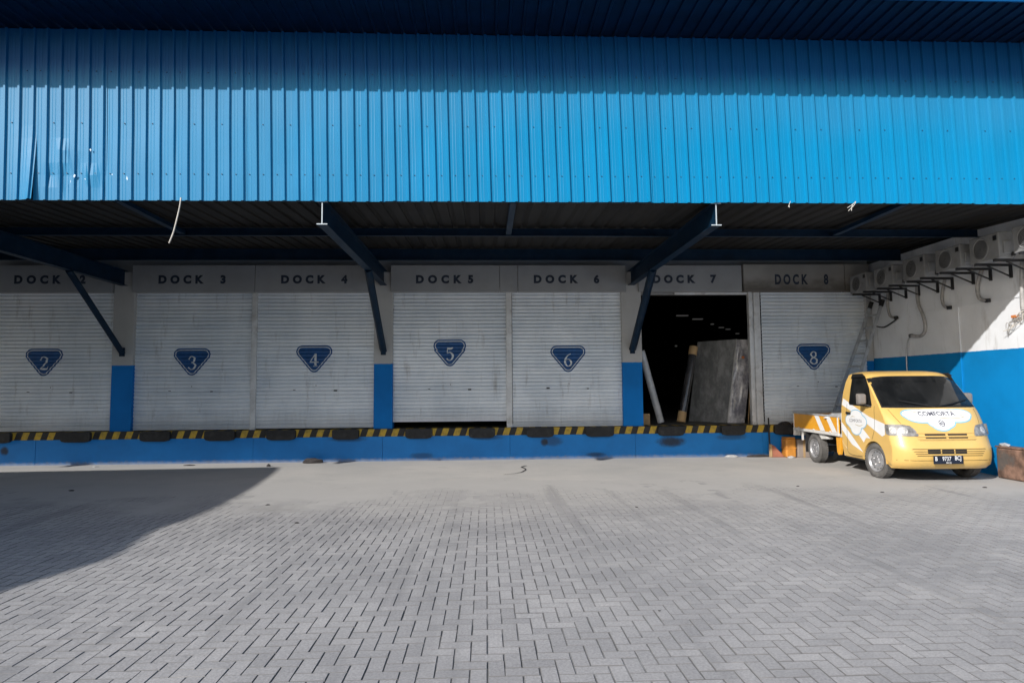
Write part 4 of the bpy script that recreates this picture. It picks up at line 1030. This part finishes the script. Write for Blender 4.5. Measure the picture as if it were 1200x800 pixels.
# bed
bd = [12.62, 14.60]
for sgn in (-1, 1):
    x = CX+sgn*.84; xi = CX+sgn*.815
    a, b = min(x, xi), max(x, xi)
    gate = bx("bed_side_gate", a, b, bd[0], bd[1], .715, 1.03, M['bed_orange'], tk, .006)
    ox = CX+sgn*.852; rail_ = bx("gate_top_rail", min(xi, ox), max(xi, ox), bd[0]-.01, bd[1]+.01, 1.031, 1.07, M['bed_grey'], gate, .006)
    bx("gate_bottom_rail", min(xi, ox), max(xi, ox), bd[0], bd[1]+.005, .655, .714, M['bed_white'], gate, .006)
    for yv in (bd[0]+.005, bd[1]-.03): bx("gate_post", min(xi, ox), max(xi, ox), yv, yv+.03, .7145, 1.0305, M['bed_white'], gate, .004)
    for p in ([(13.6, 1.025), (13.41, 1.025), (13.16, .72), (13.36, .72)], [(13.13, 1.025), (12.95, 1.025), (12.68, .72), (12.88, .72)]):
        conform("gate_stripe", *poly2d(p), lambda y, z: (CX+sgn*.8425, y, z), M['truck_white'], gate)
    for yv in (12.9, 13.6, 14.3): bx("gate_hinge", min(ox, ox+sgn*.012), max(ox, ox+sgn*.012), yv, yv+.05, .70, .74, M['bed_white'], gate)
tg_ = bx("tailgate", CX-.81, CX+.81, 14.575, 14.60, .715, 1.03, M['bed_orange'], tk, .006)
bx("gate_top_rail", CX-.815, CX+.815, 14.57, 14.61, 1.031, 1.069, M['bed_grey'], tg_, .006); bx("gate_bottom_rail", CX-.855, CX+.855, 14.575, 14.615, .53, .7, M['bed_white'], tg_, .006)
MB().box(CX-.81, CX+.81, 12.60, 14.57, .64, .70).build("bed_floor", M['bed_grey'], tk)
MB().box(CX-.80, CX+.80, 12.56, 12.60, .64, 1.12).build("bed_headboard", M['bed_white'], tk, .006)
MB().box(CX-.42, CX-.34, 12.5, 14.5, .40, .52).box(CX+.34, CX+.42, 12.5, 14.5, .40, .52).box(CX-.7, CX+.7, 12.7, 12.76, .52, .64).box(CX-.7, CX+.7, 13.3, 13.36, .52, .64).box(CX-.7, CX+.7, 14.3, 14.36, .52, .64).box(CX-.7, CX+.7, 13.66, 13.78, .24, .36).build("chassis_frame", M['chassis'], tk)
MB().box(CX-.30, CX+.25, 12.85, 13.3, .25, .50).build("fuel_tank", M['chassis'], tk, .03)
bx("mud_flap", CX-.83, CX-.62, 14.06, 14.08, .20, .64, M['rubber'], tk); bx("mud_flap", CX+.62, CX+.83, 14.06, 14.08, .20, .64, M['rubber'], tk)
MB().prism([(12.62, .64), (12.82, .64), (12.80, .33), (12.76, .27), (12.70, .28), (12.66, .40)], 'x', CX-.80, CX-.74).build("step_bracket", M['bed_orange'], tk, .008)
MB().prism([(13.36, .64), (13.58, .64), (13.44, .535), (13.14, .555), (13.12, .58)], 'x', CX-.79, CX-.70).build("fender_bracket", M['bed_white'], tk, .006)
bx("lamp_bracket", CX-.83, CX-.80, 14.22, 14.26, .45, .65, M['bed_white'], tk); bx("lamp_bracket", CX-.83, CX-.80, 14.40, 14.43, .54, .65, M['bed_white'], tk)
# wheels
def wheel():
    wh_ = MB(); TW = .165; R_ = .308
    prof_ = [(-.06, .195), (-.075, .21), (-.083, .245), (-.078, .28), (-.062, .298), (-.03, R_), (.03, R_), (.062, .298), (.078, .28), (.083, .245), (.075, .21), (.06, .195)]
    wh_.lathe_x(prof_, 40)
    for k in range(40):      # tread blocks
        a = 2*math.pi*k/40
        for x0, x1, da in ((-.066, -.024, 0), (-.018, .018, .04), (.024, .066, .08)):
            c, s_ = math.cos(a+da), math.sin(a+da); m_ = Matrix(((1, 0, 0, 0), (0, c, -s_, 0), (0, s_, c, 0), (0, 0, 0, 1)))
            wh_.box(x0, x1, R_-.006, R_+.005, -.017, .017, m_)
    ty = wh_.build("tyre", M['tyre'], None); rm = MB()
    rm.lathe_x([(-.060, .196), (-.078, .205), (-.080, .196), (-.066, .188), (-.050, .178), (-.038, .160), (-.052, .135), (-.058, .11), (-.050, .085), (-.046, .065), (-.052, .055), (-.060, .05), (-.062, .0)], 36)
    rim = rm.build("rim", M['rim'], None); hm = MB()
    for k in range(12):
        a = 2*math.pi*k/12; hm.lathe_x([(-.0455, .0), (-.0455, .015)], 8, (0, .150*math.cos(a), .150*math.sin(a)))
    hm2 = hm.build("rim_vents", M['trim'], None); nm = MB()
    for k in range(4):
        a = 2*math.pi*k/4+.4; nm.lathe_x([(-.066, 0), (-.066, .011), (-.046, .012)], 6, (0, .075*math.cos(a), .075*math.sin(a)))
    nuts = nm.build("wheel_nuts", M['chrome'], None)
    return ty, rim, hm2, nuts
ty, rim, vents, nuts = wheel()
for k, (sgn, yw, st) in enumerate(((-1, 11.42, 6), (-1, 13.70, 0), (1, 11.42, 6), (1, 13.70, 0))):
    o = bpy.data.objects.new("wheel", None); COL.objects.link(o); o.parent = tk; o.empty_display_size = .1
    o.location = Vector((CX+sgn*.745, yw, .315)) - WLOC[tk.name]; o.rotation_euler = (k*.7, 0, (math.pi if sgn > 0 else 0)+R(st))
    for ch in (ty, rim, vents, nuts):
        c = ch if k == 0 else copy_obj(ch)
        c.parent = o
tk.scale = (1.045, 1, 1); tk.rotation_euler = (0, 0, R(-1.5)); tk.location.x = CX+.015
# load on the bed
lump("plastic_sheet", (7.75, 13.2, .93), .62, .5, .15, M['bed_grey'], "crumpled grey plastic sheet lying on the truck bed", "plastic sheet", 31, 3)
